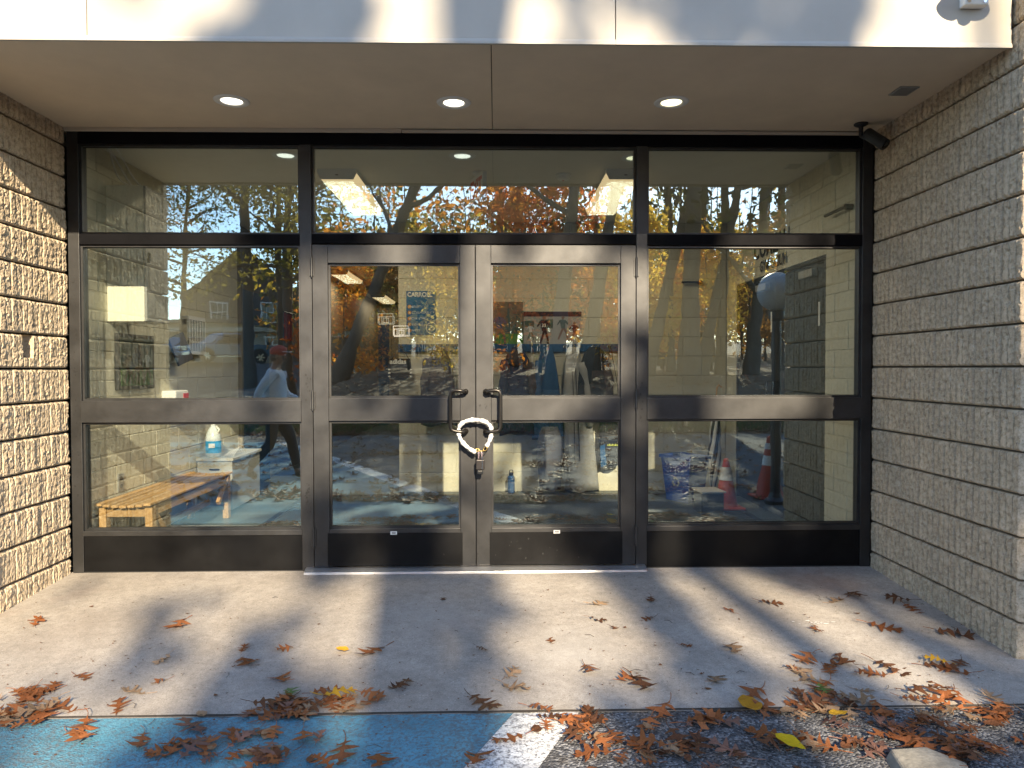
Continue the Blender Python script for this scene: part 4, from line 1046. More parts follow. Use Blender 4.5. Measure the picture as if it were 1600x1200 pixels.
# ------------------------------------------------------------------ fallen leaves
SIDE = [(0, .012), (.10, .03), (.16, .16), (.21, .20), (.22, .10), (.24, .045), (.31, .05), (.38, .24), (.45, .36), (.46, .22), (.46, .06), (.53, .06), (.62, .28), (.72, .40), (.70, .22), (.69, .08), (.77, .07), (.86, .18), (.95, .24), (.90, .09), (.96, .05), (1.04, .0)]
def oak_leaf_mesh(seed, mats):
    r = random.Random(seed); vs, fs = [], []
    fl_ = r.choice((.35, .6, 1.)); curl, bend, tw, wav = r.uniform(-1.0, 2.4) * fl_, r.uniform(-1.0, 1.3) * fl_, r.uniform(-.8, .8) * fl_, r.uniform(.02, .07)
    ph = r.uniform(0, 6)
    L = []
    for sgn in (1, -1):
        e = []
        for (u, w) in SIDE:
            k = r.uniform(.75, 1.15) if w > .15 else .8
            e.append((u + (r.uniform(-.02, .02) if w > .15 else 0), sgn * w * k * 1.05))
        L.append(e)
    def place(u, v):
        z = .55 * curl * v * v + .35 * bend * (u - .5) ** 2 + tw * .35 * v * (u - .4) + wav * math.sin(9 * u + ph + 5 * v)
        y = v * math.cos(min(1.2, abs(curl * v) * .8))
        return (u - .5, y, z)
    for e in L:
        o = len(vs)
        for (u, v) in e:
            vs.append(place(clamp(u, 0, 1) if abs(v) < .02 else clamp(u - abs(v) * .38, 0, 1), 0)); vs.append(place(u, v * .5)); vs.append(place(u, v))
        for i in range(len(e) - 1):
            for c in (0, 1):
                q = (o + 3 * i + c, o + 3 * i + 3 + c, o + 3 * i + 4 + c, o + 3 * i + 1 + c)
                fs.append(q if e is L[0] else q[::-1])
    o = len(vs); a = Vector(place(0, 0)); s0 = r.uniform(-.12, .12)
    for i in range(4):
        q = i / 3; c = a + Vector((-.30 * q, s0 * q * q * 2, .05 * q))
        vs += [tuple(c + Vector((0, .010, 0))), tuple(c + Vector((0, -.010, 0))), tuple(c + Vector((0, 0, .016)))]
    for i in range(3):
        for k in range(3): fs.append((o + 3 * i + k, o + 3 * i + (k + 1) % 3, o + 3 * i + 3 + (k + 1) % 3, o + 3 * i + 3 + k))
    z0 = min(v[2] for v in vs)
    vs = [(x, y, z - z0) for x, y, z in vs]
    me = bpy.data.meshes.new('leaf'); me.from_pydata(vs, [], fs); me.materials.append(mats)
    return me
def oval_leaf_mesh(seed, mat):
    r = random.Random(seed); vs, fs = [], []; N = 9; c, b = r.uniform(.5, 1.5), r.uniform(-.4, .8)
    for i in range(N + 1):
        u = i / N; w = .30 * math.sin(PI * u ** .8) ** .8
        for v in (-w, -w * .5, 0, w * .5, w): vs.append((u - .5, v, c * .6 * v * v + b * .3 * (u - .5) ** 2 + .02 * math.sin(u * 12 + v * 9)))
    fs = [(i * 5 + k, (i + 1) * 5 + k, (i + 1) * 5 + k + 1, i * 5 + k + 1) for i in range(N) for k in range(4)]
    o = len(vs); vs += [(-.5, .01, 0), (-.5, -.01, 0), (-.68, 0, .03)]; fs.append((o, o + 1, o + 2))
    z0 = min(v[2] for v in vs); vs = [(x, y, z - z0) for x, y, z in vs]
    me = bpy.data.meshes.new('leaf'); me.from_pydata(vs, [], fs); me.materials.append(mat)
    return me
LV = {k: [oak_leaf_mesh(10 * i + j, M['leaf_' + k]) for j in range(6)] for i, k in enumerate(('rust', 'brown', 'tan', 'mauve'))}
LV['gold'] = [oval_leaf_mesh(3, M['leaf_gold']), oak_leaf_mesh(77, M['leaf_gold'])]
LV['small'] = [oval_leaf_mesh(20 + i, M['leaf_brown' if i % 2 else 'leaf_tan']) for i in range(5)]
LV['yellow'] = [oval_leaf_mesh(5, M['leaf_yellow'])]
LV['green'] = [oak_leaf_mesh(78, M['leaf_green'])]
KIND = {'rust': ('rust orange oak leaf', 'rust'), 'brown': ('dark brown oak leaf', 'brown'), 'tan': ('pale tan curled oak leaf', 'tan'), 'mauve': ('dull mauve oak leaf', 'mauve'), 'small': ('small oval brown leaf', 'small')}
def surf(x, y): return apz(x, y) if y > -1.745 else gz(x, y) + .006
def leaf(kind, x, y, size, rz, lift=0., label=None, group=True, tilt=.18):
    me = rnd.choice(LV[kind]); size *= .66 if kind == 'small' else 1.13
    o = inst('fallen_leaf', me, (x, y, surf(x, y) + .002 + lift), (rnd.uniform(-tilt, tilt), rnd.uniform(-tilt, tilt), rz), size)
    part = 'left corner' if x < -1.7 else 'left pile' if x < -.55 else 'middle' if x < .15 else 'white line' if x < .75 else 'right pile' if x < 1.7 else 'right wall'
    where = {'left corner': 'at the left end of the apron edge', 'left pile': 'by the left pile on the blue bay edge', 'middle': 'in front of the chained doors', 'white line': 'near the white bay line', 'right pile': 'by the right pile at the asphalt edge', 'right wall': 'near the foot of the right wall'}[part]
    if y > -1.35: where = 'lying loose on the ' + ('left' if x < -.9 else 'middle' if x < .7 else 'right') + ' of the concrete apron'
    if label: tag(o, label, 'leaf')
    else:
        base = KIND[kind][0]
        tag(o, base + ' ' + where, 'leaf', base.replace('leaf', 'leaves') + ' ' + where)
    return o
# (x, y, n, spread, kinds)
def scatter(x, y, n, sx, sy, kinds, smin=.07, smax=.13, pile=0.):
    for _ in range(n):
        X, Y = x + rnd.gauss(0, sx), y + rnd.gauss(0, sy)
        if not (-2.6 < X < 2.4 and -2.9 < Y < -.05): continue
        leaf(rnd.choice(kinds), X, Y, rnd.triangular(smin * .7, smax * 1.12, .095), rnd.uniform(0, 6.28), rnd.uniform(0, pile) ** 1.3)
Rk, Mx, Dk = ['rust', 'rust', 'rust', 'tan'], ['rust', 'rust', 'brown', 'mauve', 'tan', 'small'], ['brown', 'rust', 'mauve', 'rust', 'small']
leaf('rust', -2.465, -0.784, 0.120, rnd.uniform(0, 6.28))
leaf('rust', -1.684, -0.845, 0.140, rnd.uniform(0, 6.28))
leaf('rust', -1.183, -1.283, 0.130, rnd.uniform(0, 6.28))
leaf('rust', -0.606, -1.171, 0.150, rnd.uniform(0, 6.28))
leaf('rust', -1.040, -1.139, 0.090, rnd.uniform(0, 6.28))
leaf('rust', -0.964, -1.447, 0.120, rnd.uniform(0, 6.28))
leaf('rust', -1.247, -1.127, 0.080, rnd.uniform(0, 6.28))
leaf('rust', -1.876, -1.396, 0.090, rnd.uniform(0, 6.28))
leaf('tan', -1.584, -1.241, 0.080, rnd.uniform(0, 6.28))
leaf('tan', -1.570, -1.539, 0.110, rnd.uniform(0, 6.28))
leaf('rust', -1.501, -1.451, 0.070, rnd.uniform(0, 6.28))
leaf('rust', -1.573, -1.664, 0.110, rnd.uniform(0, 6.28))
leaf('rust', -1.793, -1.669, 0.120, rnd.uniform(0, 6.28))
leaf('brown', 0.422, -1.403, 0.110, rnd.uniform(0, 6.28))
leaf('tan', 0.582, -0.602, 0.120, rnd.uniform(0, 6.28))
leaf('brown', 0.549, -0.834, 0.090, rnd.uniform(0, 6.28))
leaf('brown', 0.273, -1.086, 0.060, rnd.uniform(0, 6.28))
leaf('brown', 0.894, -0.552, 0.080, rnd.uniform(0, 6.28))
leaf('brown', 0.814, -0.823, 0.080, rnd.uniform(0, 6.28))
leaf('tan', 0.069, -1.419, 0.100, rnd.uniform(0, 6.28))
leaf('tan', 0.080, -1.552, 0.120, rnd.uniform(0, 6.28))
leaf('brown', -0.411, -1.523, 0.100, rnd.uniform(0, 6.28))
leaf('brown', -0.057, -1.670, 0.140, rnd.uniform(0, 6.28))
leaf('brown', -0.311, -0.522, 0.050, rnd.uniform(0, 6.28))
leaf('brown', -0.076, -1.170, 0.060, rnd.uniform(0, 6.28))
leaf('brown', 1.573, -0.617, 0.120, rnd.uniform(0, 6.28))
leaf('rust', 1.298, -0.721, 0.070, rnd.uniform(0, 6.28))
leaf('tan', 1.960, -0.598, 0.110, rnd.uniform(0, 6.28))
leaf('brown', 2.099, -0.553, 0.130, rnd.uniform(0, 6.28))
leaf('brown', 2.314, -0.607, 0.130, rnd.uniform(0, 6.28))
leaf('rust', 2.329, -0.720, 0.110, rnd.uniform(0, 6.28))
leaf('rust', 2.038, -0.969, 0.150, rnd.uniform(0, 6.28))
leaf('brown', 2.347, -1.054, 0.160, rnd.uniform(0, 6.28))
leaf('tan', 1.156, -1.179, 0.130, rnd.uniform(0, 6.28))
leaf('brown', 1.665, -0.983, 0.080, rnd.uniform(0, 6.28))
leaf('rust', 0.938, -1.153, 0.060, rnd.uniform(0, 6.28))
leaf('brown', 1.823, -1.407, 0.150, rnd.uniform(0, 6.28))
leaf('brown', 2.059, -1.394, 0.140, rnd.uniform(0, 6.28))
leaf('rust', 2.093, -1.444, 0.130, rnd.uniform(0, 6.28))
leaf('brown', 1.827, -1.637, 0.140, rnd.uniform(0, 6.28))
leaf('rust', 1.956, -1.575, 0.110, rnd.uniform(0, 6.28))
leaf('tan', 0.977, -1.500, 0.130, rnd.uniform(0, 6.28))
leaf('brown', 0.635, -1.515, 0.150, rnd.uniform(0, 6.28))
leaf('rust', 0.587, -1.467, 0.120, rnd.uniform(0, 6.28))
leaf('tan', 1.593, -1.605, 0.080, rnd.uniform(0, 6.28))
leaf('rust', 1.474, -1.302, 0.130, rnd.uniform(0, 6.28))
leaf('rust', 1.565, -1.369, 0.140, rnd.uniform(0, 6.28))
leaf('brown', 1.641, -1.339, 0.120, rnd.uniform(0, 6.28))
leaf('tan', 1.384, -1.439, 0.120, rnd.uniform(0, 6.28))
leaf('rust', 1.111, -1.620, 0.130, rnd.uniform(0, 6.28))
leaf('tan', 1.394, -1.516, 0.130, rnd.uniform(0, 6.28))
leaf('rust', 1.425, -1.573, 0.130, rnd.uniform(0, 6.28))
leaf('brown', 2.179, -1.359, 0.090, rnd.uniform(0, 6.28))
leaf('brown', -0.440, -1.517, 0.070, rnd.uniform(0, 6.28))
leaf('brown', 0.618, -0.934, 0.060, rnd.uniform(0, 6.28))
leaf('rust', 1.344, -1.987, 0.080, rnd.uniform(0, 6.28))
leaf('rust', -0.542, -1.648, 0.130, rnd.uniform(0, 6.28))
leaf('mauve', -1.197, -1.836, 0.140, rnd.uniform(0, 6.28))
leaf('brown', -1.347, -1.933, 0.110, rnd.uniform(0, 6.28))
leaf('rust', -1.625, -1.825, 0.130, rnd.uniform(0, 6.28))
leaf('rust', -1.610, -1.893, 0.130, rnd.uniform(0, 6.28))
leaf('brown', -0.569, -2.023, 0.140, rnd.uniform(0, 6.28))
leaf('rust', -0.433, -2.066, 0.140, rnd.uniform(0, 6.28))
leaf('rust', 0.045, -1.946, 0.120, rnd.uniform(0, 6.28))
leaf('rust', -0.073, -2.075, 0.130, rnd.uniform(0, 6.28))
leaf('rust', 0.825, -1.839, 0.150, rnd.uniform(0, 6.28))
leaf('mauve', 0.897, -1.855, 0.130, rnd.uniform(0, 6.28))
leaf('rust', 1.037, -1.958, 0.160, rnd.uniform(0, 6.28))
leaf('brown', 1.027, -2.013, 0.120, rnd.uniform(0, 6.28))
leaf('brown', 0.750, -2.015, 0.150, rnd.uniform(0, 6.28))
leaf('mauve', 0.862, -2.038, 0.140, rnd.uniform(0, 6.28))
leaf('brown', 0.689, -1.971, 0.130, rnd.uniform(0, 6.28))
scatter(-1.972, -1.674, 14, 0.09, 0.05, Rk, pile=.03)
scatter(-1.989, -1.545, 9, 0.08, 0.04, Rk, pile=.03)
scatter(-1.940, -1.761, 9, 0.07, 0.03, Rk, pile=.03)
scatter(-0.816, -1.677, 22, 0.12, 0.05, Mx, pile=.03)
scatter(-0.902, -1.739, 8, 0.09, 0.04, Dk, pile=.03)
scatter(-0.677, -1.645, 6, 0.08, 0.03, Rk, pile=.03)
scatter(-1.096, -2.018, 12, 0.12, 0.05, Mx, pile=.03)
scatter(-0.834, -2.037, 14, 0.12, 0.05, Dk, pile=.03)
scatter(-0.831, -1.890, 5, 0.10, 0.03, Dk, pile=.03)
scatter(0.292, -1.802, 9, 0.10, 0.04, Mx, pile=.03)
scatter(0.305, -1.918, 10, 0.11, 0.05, Dk, pile=.03)
scatter(0.370, -1.984, 5, 0.10, 0.04, Dk, pile=.03)
scatter(0.526, -2.050, 8, 0.12, 0.05, Mx, pile=.03)
scatter(1.366, -1.730, 18, 0.13, 0.06, Mx, pile=.03)
scatter(1.346, -1.828, 8, 0.14, 0.04, Mx, pile=.03)
scatter(1.626, -1.905, 11, 0.13, 0.04, Dk, pile=.03)
scatter(1.598, -2.014, 10, 0.12, 0.04, Dk, pile=.03)
scatter(1.970, -1.795, 11, 0.14, 0.05, Mx, pile=.03)
scatter(2.039, -1.845, 7, 0.12, 0.05, Mx, pile=.03)
scatter(1.786, -2.061, 9, 0.14, 0.04, Dk, pile=.03)
scatter(1.653, -2.117, 8, 0.10, 0.03, Dk, pile=.03)
scatter(1.370, -2.030, 6, 0.10, 0.03, Dk, pile=.03)
scatter(0.732, -2.075, 5, 0.12, 0.03, Dk, pile=.03)
scatter(0.672, -1.835, 5, 0.12, 0.03, Mx, pile=.03)
scatter(1.860, -1.717, 5, 0.12, 0.04, Rk, pile=.03)
scatter(1.477, -1.429, 4, 0.12, 0.04, Rk, pile=.03)
scatter(1.093, -2.002, 2, 0.15, 0.03, Mx, pile=.03)
leaf('gold', -0.673, -1.604, 0.130, rnd.uniform(0, 6.28), .02, 'golden leaf on the pile at the edge of the blue bay')
leaf('yellow', 1.092, -2.031, 0.105, rnd.uniform(0, 6.28), .02, 'bright yellow leaf lying alone on the dark asphalt')
leaf('gold', 1.044, -1.732, 0.140, rnd.uniform(0, 6.28), .02, 'mustard leaf at the apron edge below the right sidelight')
leaf('gold', 1.372, -1.829, 0.080, rnd.uniform(0, 6.28), .02, 'small yellow leaf in the big pile at the apron edge')
leaf('gold', 2.061, -1.362, 0.090, rnd.uniform(0, 6.28), .02, 'golden leaf among brown ones near the right wall')
leaf('gold', -0.749, -1.188, 0.060, rnd.uniform(0, 6.28), .02, 'small golden leaf alone on the sunlit apron')
leaf('green', 1.400, -1.627, 0.080, rnd.uniform(0, 6.28), .02, 'small greenish leaf in the pile on the right of the apron')
leaf('green', -0.878, -1.599, 0.090, rnd.uniform(0, 6.28), .02, 'green tinged leaf on the pile at the left apron edge')
# ------------------------------------------------------------------ small things on the ground
t = thing('stone', 'rough grey stone slab lying on the asphalt at lower right', 'stone', (1.55, -2.14, -.13))
m = MB(); r_ = random.Random(4)
prof = [(-.13, -.10), (.10, -.14), (.17, .02), (.06, .12), (-.10, .10)]
top = [(x * .86 + .01, y * .84 + .01) for x, y in prof]
zt = [.030, .022, .026, .040, .042]
m.add([(1.51 + x, -2.19 + y, -.135) for x, y in prof] + [(1.51 + x, -2.19 + y, -.128 + z) for (x, y), z in zip(top, zt)],
      [(4, 3, 2, 1, 0), (5, 6, 7, 8, 9)] + [(i, (i + 1) % 5, 5 + (i + 1) % 5, 5 + i) for i in range(5)])
m.build('slab', simple('stone_grey', (.21, .195, .165), .9, 0, .45, 16, .8, 60), t, bevel=.008, seg=2)
m = MB()
for k in range(16):
    a, b = r_.gauss(0, .045), r_.gauss(0, .014); q = r_.uniform(.004, .014)
    m.add([(1.702 + a + q * math.cos(j * PI / 3) * r_.uniform(.6, 1.6), -.90 + b + q * .5 * math.sin(j * PI / 3), apz(1.7, -.9) + .004 + k * .0001) for j in range(6)], [(0, 1, 2, 3, 4, 5)])
tag(m.build('paint_splash', 'white'), 'small white splash mark on the concrete apron', 'mark')
m = MB()
for k in range(900):
    x, y = r_.uniform(-3.2, 2.6), -r_.random() ** .6 * 2.9
    if y > -.03: continue
    q = r_.uniform(.002, .006) * (1 if r_.random() < .93 else 2.2); z = (apz(x, y) if y > -1.745 else gz(x, y)) + .004; a = r_.uniform(0, 3)
    m.add([(x + q * math.cos(a + j * PI / 2) * (1.6 if j % 2 else .8), y + q * math.sin(a + j * PI / 2), z + (.003 if j % 2 else 0)) for j in range(4)], [(0, 1, 2, 3)])
tag(m.build('leaf_crumbs', 'leaf_brown'), kind='stuff')
# dirt packed in the joint between apron and asphalt
m = MB(); xs = frange(-6, 6, 260); P0 = len(m.v)
for x in xs:
    w0, w1 = .004 + .012 * abs(noise.noise((x * 9, 1, 0))), .006 + .03 * max(0, noise.noise((x * 6, 4, 0)))
    m.v += [(x, -1.7475 - w1, gz(x, -1.76) + .009), (x, -1.7475, gz(x, -1.7475) + .012 + w0 * .3)]
for i in range(260): m.f.append((2 * i, 2 * i + 2, 2 * i + 3, 2 * i + 1)); m.mi.append(0)
tag(m.build('joint_dirt', simple('packed_dirt', (.035, .028, .022), .95, 0, .4, 40, .5, 90), recentre=False), kind='stuff')
m = MB()
for k in range(46):
    x, y = r_.uniform(-2.9, 2.5), -r_.uniform(.3, 2.6); a = r_.uniform(0, 3.14); L = r_.uniform(.02, .07); z = surf(x, y) + .006
    m.tube([(x, y, z), (x + L * math.cos(a) * .5, y + L * math.sin(a) * .5, z + .004), (x + L * math.cos(a + .3), y + L * math.sin(a + .3), z)], .0012, 4)
tag(m.build('twigs', 'bark'), kind='stuff')
# low litter caught along the apron edge and across the lot behind
def litter(name, pts, mats, smin, smax, zup=.02):
    a = MB()
    for (x, y) in pts:
        s = r_.uniform(smin, smax); an = r_.uniform(0, 6.28); z = gz(x, y) + .012 + r_.random() ** 2 * zup
        ca, sa = math.cos(an) * s, math.sin(an) * s
        a.cur = r_.randrange(len(mats)); n = 7
        P = []
        for k in range(10):
            rr = .5 if k % 2 else .22; t_ = 2 * PI * k / 10
            u, v = rr * math.cos(t_), rr * .75 * math.sin(t_)
            P.append((x + u * ca - v * sa, y + u * sa + v * ca, z + s * (.25 * r_.random() if k % 2 else 0)))
        a.add(P, [tuple(range(10))])
    return tag(a.build(name, mats, recentre=False), kind='stuff')
pts = []
for _ in range(2600): pts.append((r_.uniform(-8, 9), -11 - abs(r_.gauss(0, 1.0))))
for _ in range(2600): pts.append((r_.uniform(-8, 12), r_.uniform(-20, -11)))
for _ in range(1500):
    y = r_.uniform(-11, -3.0); pts.append((r_.uniform(-7, 5), y))
for cx, cy, n in ((-1.2, -3.4, 150), (.3, -3.2, 170), (-.5, -4.6, 120), (1.4, -3.8, 150), (-2.8, -3.6, 60), (.8, -6.2, 160), (-4.5, -6, 100), (-1.5, -7.5, 120), (2.5, -5.5, 140)):
    for _ in range(n): pts.append((cx + r_.gauss(0, .55), min(-3.0, cy + r_.gauss(0, .16))))
for _ in range(1500): pts.append((r_.uniform(-26, -6), r_.gauss(-38, 3.5)))
litter('leaf_litter', pts, ['leaf_brown', 'leaf_rust', 'leaf_tan', 'leaf_mauve'], .10, .20)
# grass verge
m = MB()
for _ in range(7000):
    x, y = r_.uniform(-6.5, 7), -r_.uniform(11.2, 13.6); z = gz(x, y); h = r_.uniform(.06, .20); a = r_.uniform(0, 6.28); w = .012
    lx, ly = r_.gauss(0, .05), r_.gauss(0, .05)
    m.add([(x - w * math.cos(a), y - w * math.sin(a), z), (x + w * math.cos(a), y + w * math.sin(a), z), (x + lx, y + ly, z + h)], [(0, 1, 2)])
tag(m.build('grass', 'grass', recentre=False), kind='stuff')

# ------------------------------------------------------------------ trees
# Shade wanted on the storefront, used to cut the crowns to shape: (x, z) is where a twig's shadow would reach the
# storefront's plane; 0 = leaves cut away to let sun in, 1 = leaves kept to shade it.
SHADE_MAP = [(-9, 9, -9, 9, .42),
 (-2.75, -1.4, 2.05, 2.7, .08), (-1.4, -.85, 2.05, 2.7, 1.), (-.85, -.4, 2.05, 2.7, .35), (-.4, .35, 2.05, 2.7, .45), (.35, .65, 2.05, 2.7, .2), (.65, 1.3, 2.05, 2.7, .9), (1.3, 1.7, 2.05, 2.7, .3), (1.7, 2.4, 2.05, 2.7, .04),
 (-2.7, -1.2, -.05, 2.05, .20), (-1.2, -.4, -.05, 2.05, .26), (-.4, .42, -.05, 2.05, .10), (.42, .95, .0, 1.3, .9), (.42, .95, 1.3, 2.05, .35), (.95, 2.4, .8, 2.05, .22), (.95, 1.2, -.05, .8, .3), (1.2, 2.4, -.05, .8, .95),
 (-2.72, -.75, -2.5, -.05, .30), (-.7, -.2, -2.5, -.05, .8), (-.2, 0., -2.5, -.05, .4), (0., .6, -.4, -.05, .04), (.1, .7, -.9, -.4, .5), (.6, 1., -2.5, -.05, .7), (1., 2.4, -.45, -.05, .45), (1., 2.4, -.8, -.45, .2), (-3.3, 2.4, -2.5, -.85, .55),
 (-3.5, -2.66, -2.5, 2.15, .0), (-3.5, -2.66, .80, 1.0, .35), (-2.66, -1.75, .3, 2.05, .04)]
def shade_wanted(p):
    x, z = p[0] + .19 * p[1], p[2] + .515 * p[1]
    if not (-3.6 < x < 2.8 and -2.4 < z < 2.8): return None
    x += .10 * noise.noise((x * 2.1, z * 2.1, 1)); z += .10 * noise.noise((x * 2.1, z * 2.1, 8))
    d = .4
    for a, b, c, e, v in SHADE_MAP:
        if a <= x < b and c <= z < e: d = v
    return d, x, z
def cut_for_sun(p):
    q = shade_wanted(p)
    if q is None: return False
    d, x, z = q
    n = .5 + .80 * noise.noise((x * 2.3, z * 2.3, 3)) + .30 * noise.noise((x * 5.5, z * 5.5, 5))
    return n > (.16 + .70 * d if d > .06 else d)
def leaf_cloud(C, size, mat, name, parent=None, seed=0, local=True):
    """many small bent leaf quads at the points C (N,3)."""
    g = np.random.default_rng(seed); N = len(C)
    s = size * g.uniform(.6, 1.3, (N, 1))
    a = g.normal(size=(N, 3)); a /= np.linalg.norm(a, axis=1, keepdims=True)
    b = g.normal(size=(N, 3)); b -= a * (a * b).sum(1, keepdims=True); b /= np.linalg.norm(b, axis=1, keepdims=True)
    n = np.cross(a, b)
    V = np.stack([C - a * s, C + b * s * .5 + n * s * .15, C + a * s, C - b * s * .5 + n * s * .15], 1).reshape(-1, 3)
    me = bpy.data.meshes.new(name)
    me.vertices.add(4 * N); me.vertices.foreach_set('co', V.astype(np.float32).ravel())
    me.loops.add(4 * N); me.loops.foreach_set('vertex_index', np.arange(4 * N, dtype=np.int32))
    me.polygons.add(N); me.polygons.foreach_set('loop_start', np.arange(0, 4 * N, 4, dtype=np.int32))
    me.update(calc_edges=True); me.validate()
    me.materials.append(M[mat])
    return me
def grow(mb, p, d, L, r, depth, tips, rg, droop=.0, wig=.22, spread=.8, off=Vector((0, 0, 0))):
    n = 4; P, Rr = [p], [r]
    for i in range(n):
        d = (d + Vector((rg.gauss(0, wig), rg.gauss(0, wig), rg.gauss(0, wig) + droop)) * .5).normalized()
        P.append(P[-1] + d * L / n); Rr.append(r * (1 - .45 * (i + 1) / n))
        if depth <= 1: tips.append(P[-1])
    for i, q in enumerate(P[1:], 1):
        if cut_for_sun(q + off):
            P, Rr = P[:i], Rr[:i]; break
    if len(P) < 2: return
    mb.tube(P, Rr, 6 if r > .05 else 4, cap=False)
    if len(P) < 5: depth = 0
    if depth > 0:
        for k in range(rg.choice((2, 3))):
            q = P[rg.choice((2, 3, 4))]
            dd = (d + Vector((rg.gauss(0, spread), rg.gauss(0, spread), rg.gauss(.15, spread * .6)))).normalized()
            grow(mb, q, dd, L * rg.uniform(.55, .8), Rr[-1] * .72, depth - 1, tips, rg, droop, wig, spread, off)
def tree(name, label, x, y, r, H, lean=(0, 0), first=.35, leafmat_='f_olive', nleaf=2600, lsize=.16, seed=1, nb=9, blen=3.2, clump=.55, z=None, group=None, forks=(), crown_skip=None, depth=2, cat='tree', shade_leaves=None):
    rg = random.Random(seed); z0 = gz(x, y) if z is None else z
    t = thing(name, label, cat, (x, y, z0), group=group)
    mb = MB(); P, Rr = [], []; n = 10
    for i in range(n + 1):
        q = i / n
        P.append(Vector((lean[0] * H * q + .12 * math.sin(q * 5 + seed) * q * (H / 12), lean[1] * H * q + .12 * math.cos(q * 4 + seed * 2) * q, H * q - .15)))
        Rr.append(r * (1 - .62 * q) * (1 + .55 * math.exp(-q * 22)))
    mb.tube(P, Rr, 10, cap=False)
    tips = []
    for k in range(nb):
        q = first + (1 - first) * (k + rg.random()) / nb
        i = min(n - 1, int(q * n)); p = P[i].lerp(P[i + 1], q * n - i)
        a = rg.uniform(0, 6.28) if k >= len(forks) else forks[k]
        d = Vector((math.cos(a), math.sin(a), rg.uniform(.25, .9))).normalized()
        grow(mb, p, d, blen * rg.uniform(.7, 1.15) * (1.15 - .5 * q), Rr[i] * .5, depth, tips, rg, off=Vector((x, y, z0)))
    tips.append(P[-1])
    mb.build('trunk', 'bark', t, smooth=True, local=True, recentre=False)
    if nleaf:
        T = np.array([tuple(p) for p in tips]); g = np.random.default_rng(seed)
        if crown_skip is not None: T = T[[not crown_skip(Vector(p) + Vector((x, y, z0))) for p in T]]
        C = T[g.integers(0, len(T), nleaf)] + g.normal(0, clump, (nleaf, 3)) * np.array([1, 1, .75])
        C = C[[not cut_for_sun((p[0] + x, p[1] + y, p[2] + z0)) for p in C]]
        if shade_leaves is not None: C = np.concatenate([C, shade_leaves - np.array([x, y, z0])])
        o = bpy.data.objects.new('crown', leaf_cloud(C, lsize, leafmat_, 'crown', seed=seed)); COL.objects.link(o); o.parent = t
    return t
# the wood's edge opposite the doors (seen in the glass)
tree('oak_tree', 'dark thick oak trunk with a right hand fork, mirrored in the right door', 1.72, -17, .25, 17, (.118, .0), .30, 'f_olive', 3000, .15, 3, 10, 3.6)
tree('oak_tree', 'leaning oak trunk mirrored in the right door beside the right mullion', 2.72, -18, .21, 17, (.185, .02), .42, 'f_brown', 2400, .15, 4, 9, 3.2)
tree('oak_tree', 'strongly leaning slim oak mirrored at the left of the right sidelight', 4.98, -19, .19, 17, (.24, .0), .45, 'f_yellow', 1900, .15, 5, 8, 3.0)
tree('oak_tree', 'thickest upright oak trunk mirrored in the right sidelight', 6.2, -18, .29, 18, (.012, .0), .42, 'f_olive', 2600, .15, 6, 9, 3.4)
tree('oak_tree', 'leaning oak just right of the thickest trunk in the right sidelight', 7.1, -20, .19, 16, (.20, .0), .45, 'f_orange', 1900, .15, 7, 8, 3.0)
tree('oak_tree', 'straight slim oak between the leaning oak and the dark oak at right', 8.17, -21, .17, 16, (.03, .0), .4, 'f_yellow', 2000, .15, 8, 8, 2.8)
tree('oak_tree', 'dark oak mirrored near the gym doors at the far right', 8.95, -20, .21, 16, (.08, .0), .14, 'f_dark', 4200, .15, 9, 9, 3.0)
tree('oak_tree', 'slim dark trunk at the left edge of the right door reflection', .72, -25, .16, 15, (.03, 0), .35, 'f_orange', 1300, .15, 10, 9, 3.0)
tree('oak_tree', 'second slim dark trunk in the right door, among orange leaves', 1.35, -25.5, .15, 15, (-.05, 0), .35, 'f_red', 2600, .15, 12, 9, 3.0)
tree('oak_tree', 'big leaning oak whose limb slants across the transom glass', -5.6, -20, .25, 14, (.40, .0), .35, 'f_orange', 1500, .15, 13, 9, 3.4)
tree('oak_tree', 'dark oak on the lot edge hiding the rear of the pickup', -13.1, -33, .36, 18, (.0, .0), .48, 'f_olive', 6200, .13, 14, 9, 4.0)
tree('oak_tree', 'bushy olive oak above the walking man in the left reflection', -9.3, -27, .26, 13, (.02, 0), .33, 'f_olive', 6500, .125, 15, 11, 3.6)
tree('oak_tree', 'sparse dark branched tree against the sky at far left', -19.5, -40, .25, 14, (.03, 0), .30, 'f_green', 5200, .12, 16, 13, 3.6, .6, depth=3)
tree('oak_tree', 'half bare tree at the extreme left edge of the reflection', -21.5, -36, .2, 12, (.0, 0), .2, 'f_brown', 1700, .115, 26, 12, 3.4, .6, depth=3)
tree('oak_tree', 'spreading olive tree behind the dark oak on the lot edge', -12.4, -36.5, .24, 14, (.0, 0), .35, 'f_olive', 6000, .125, 27, 11, 4.0)
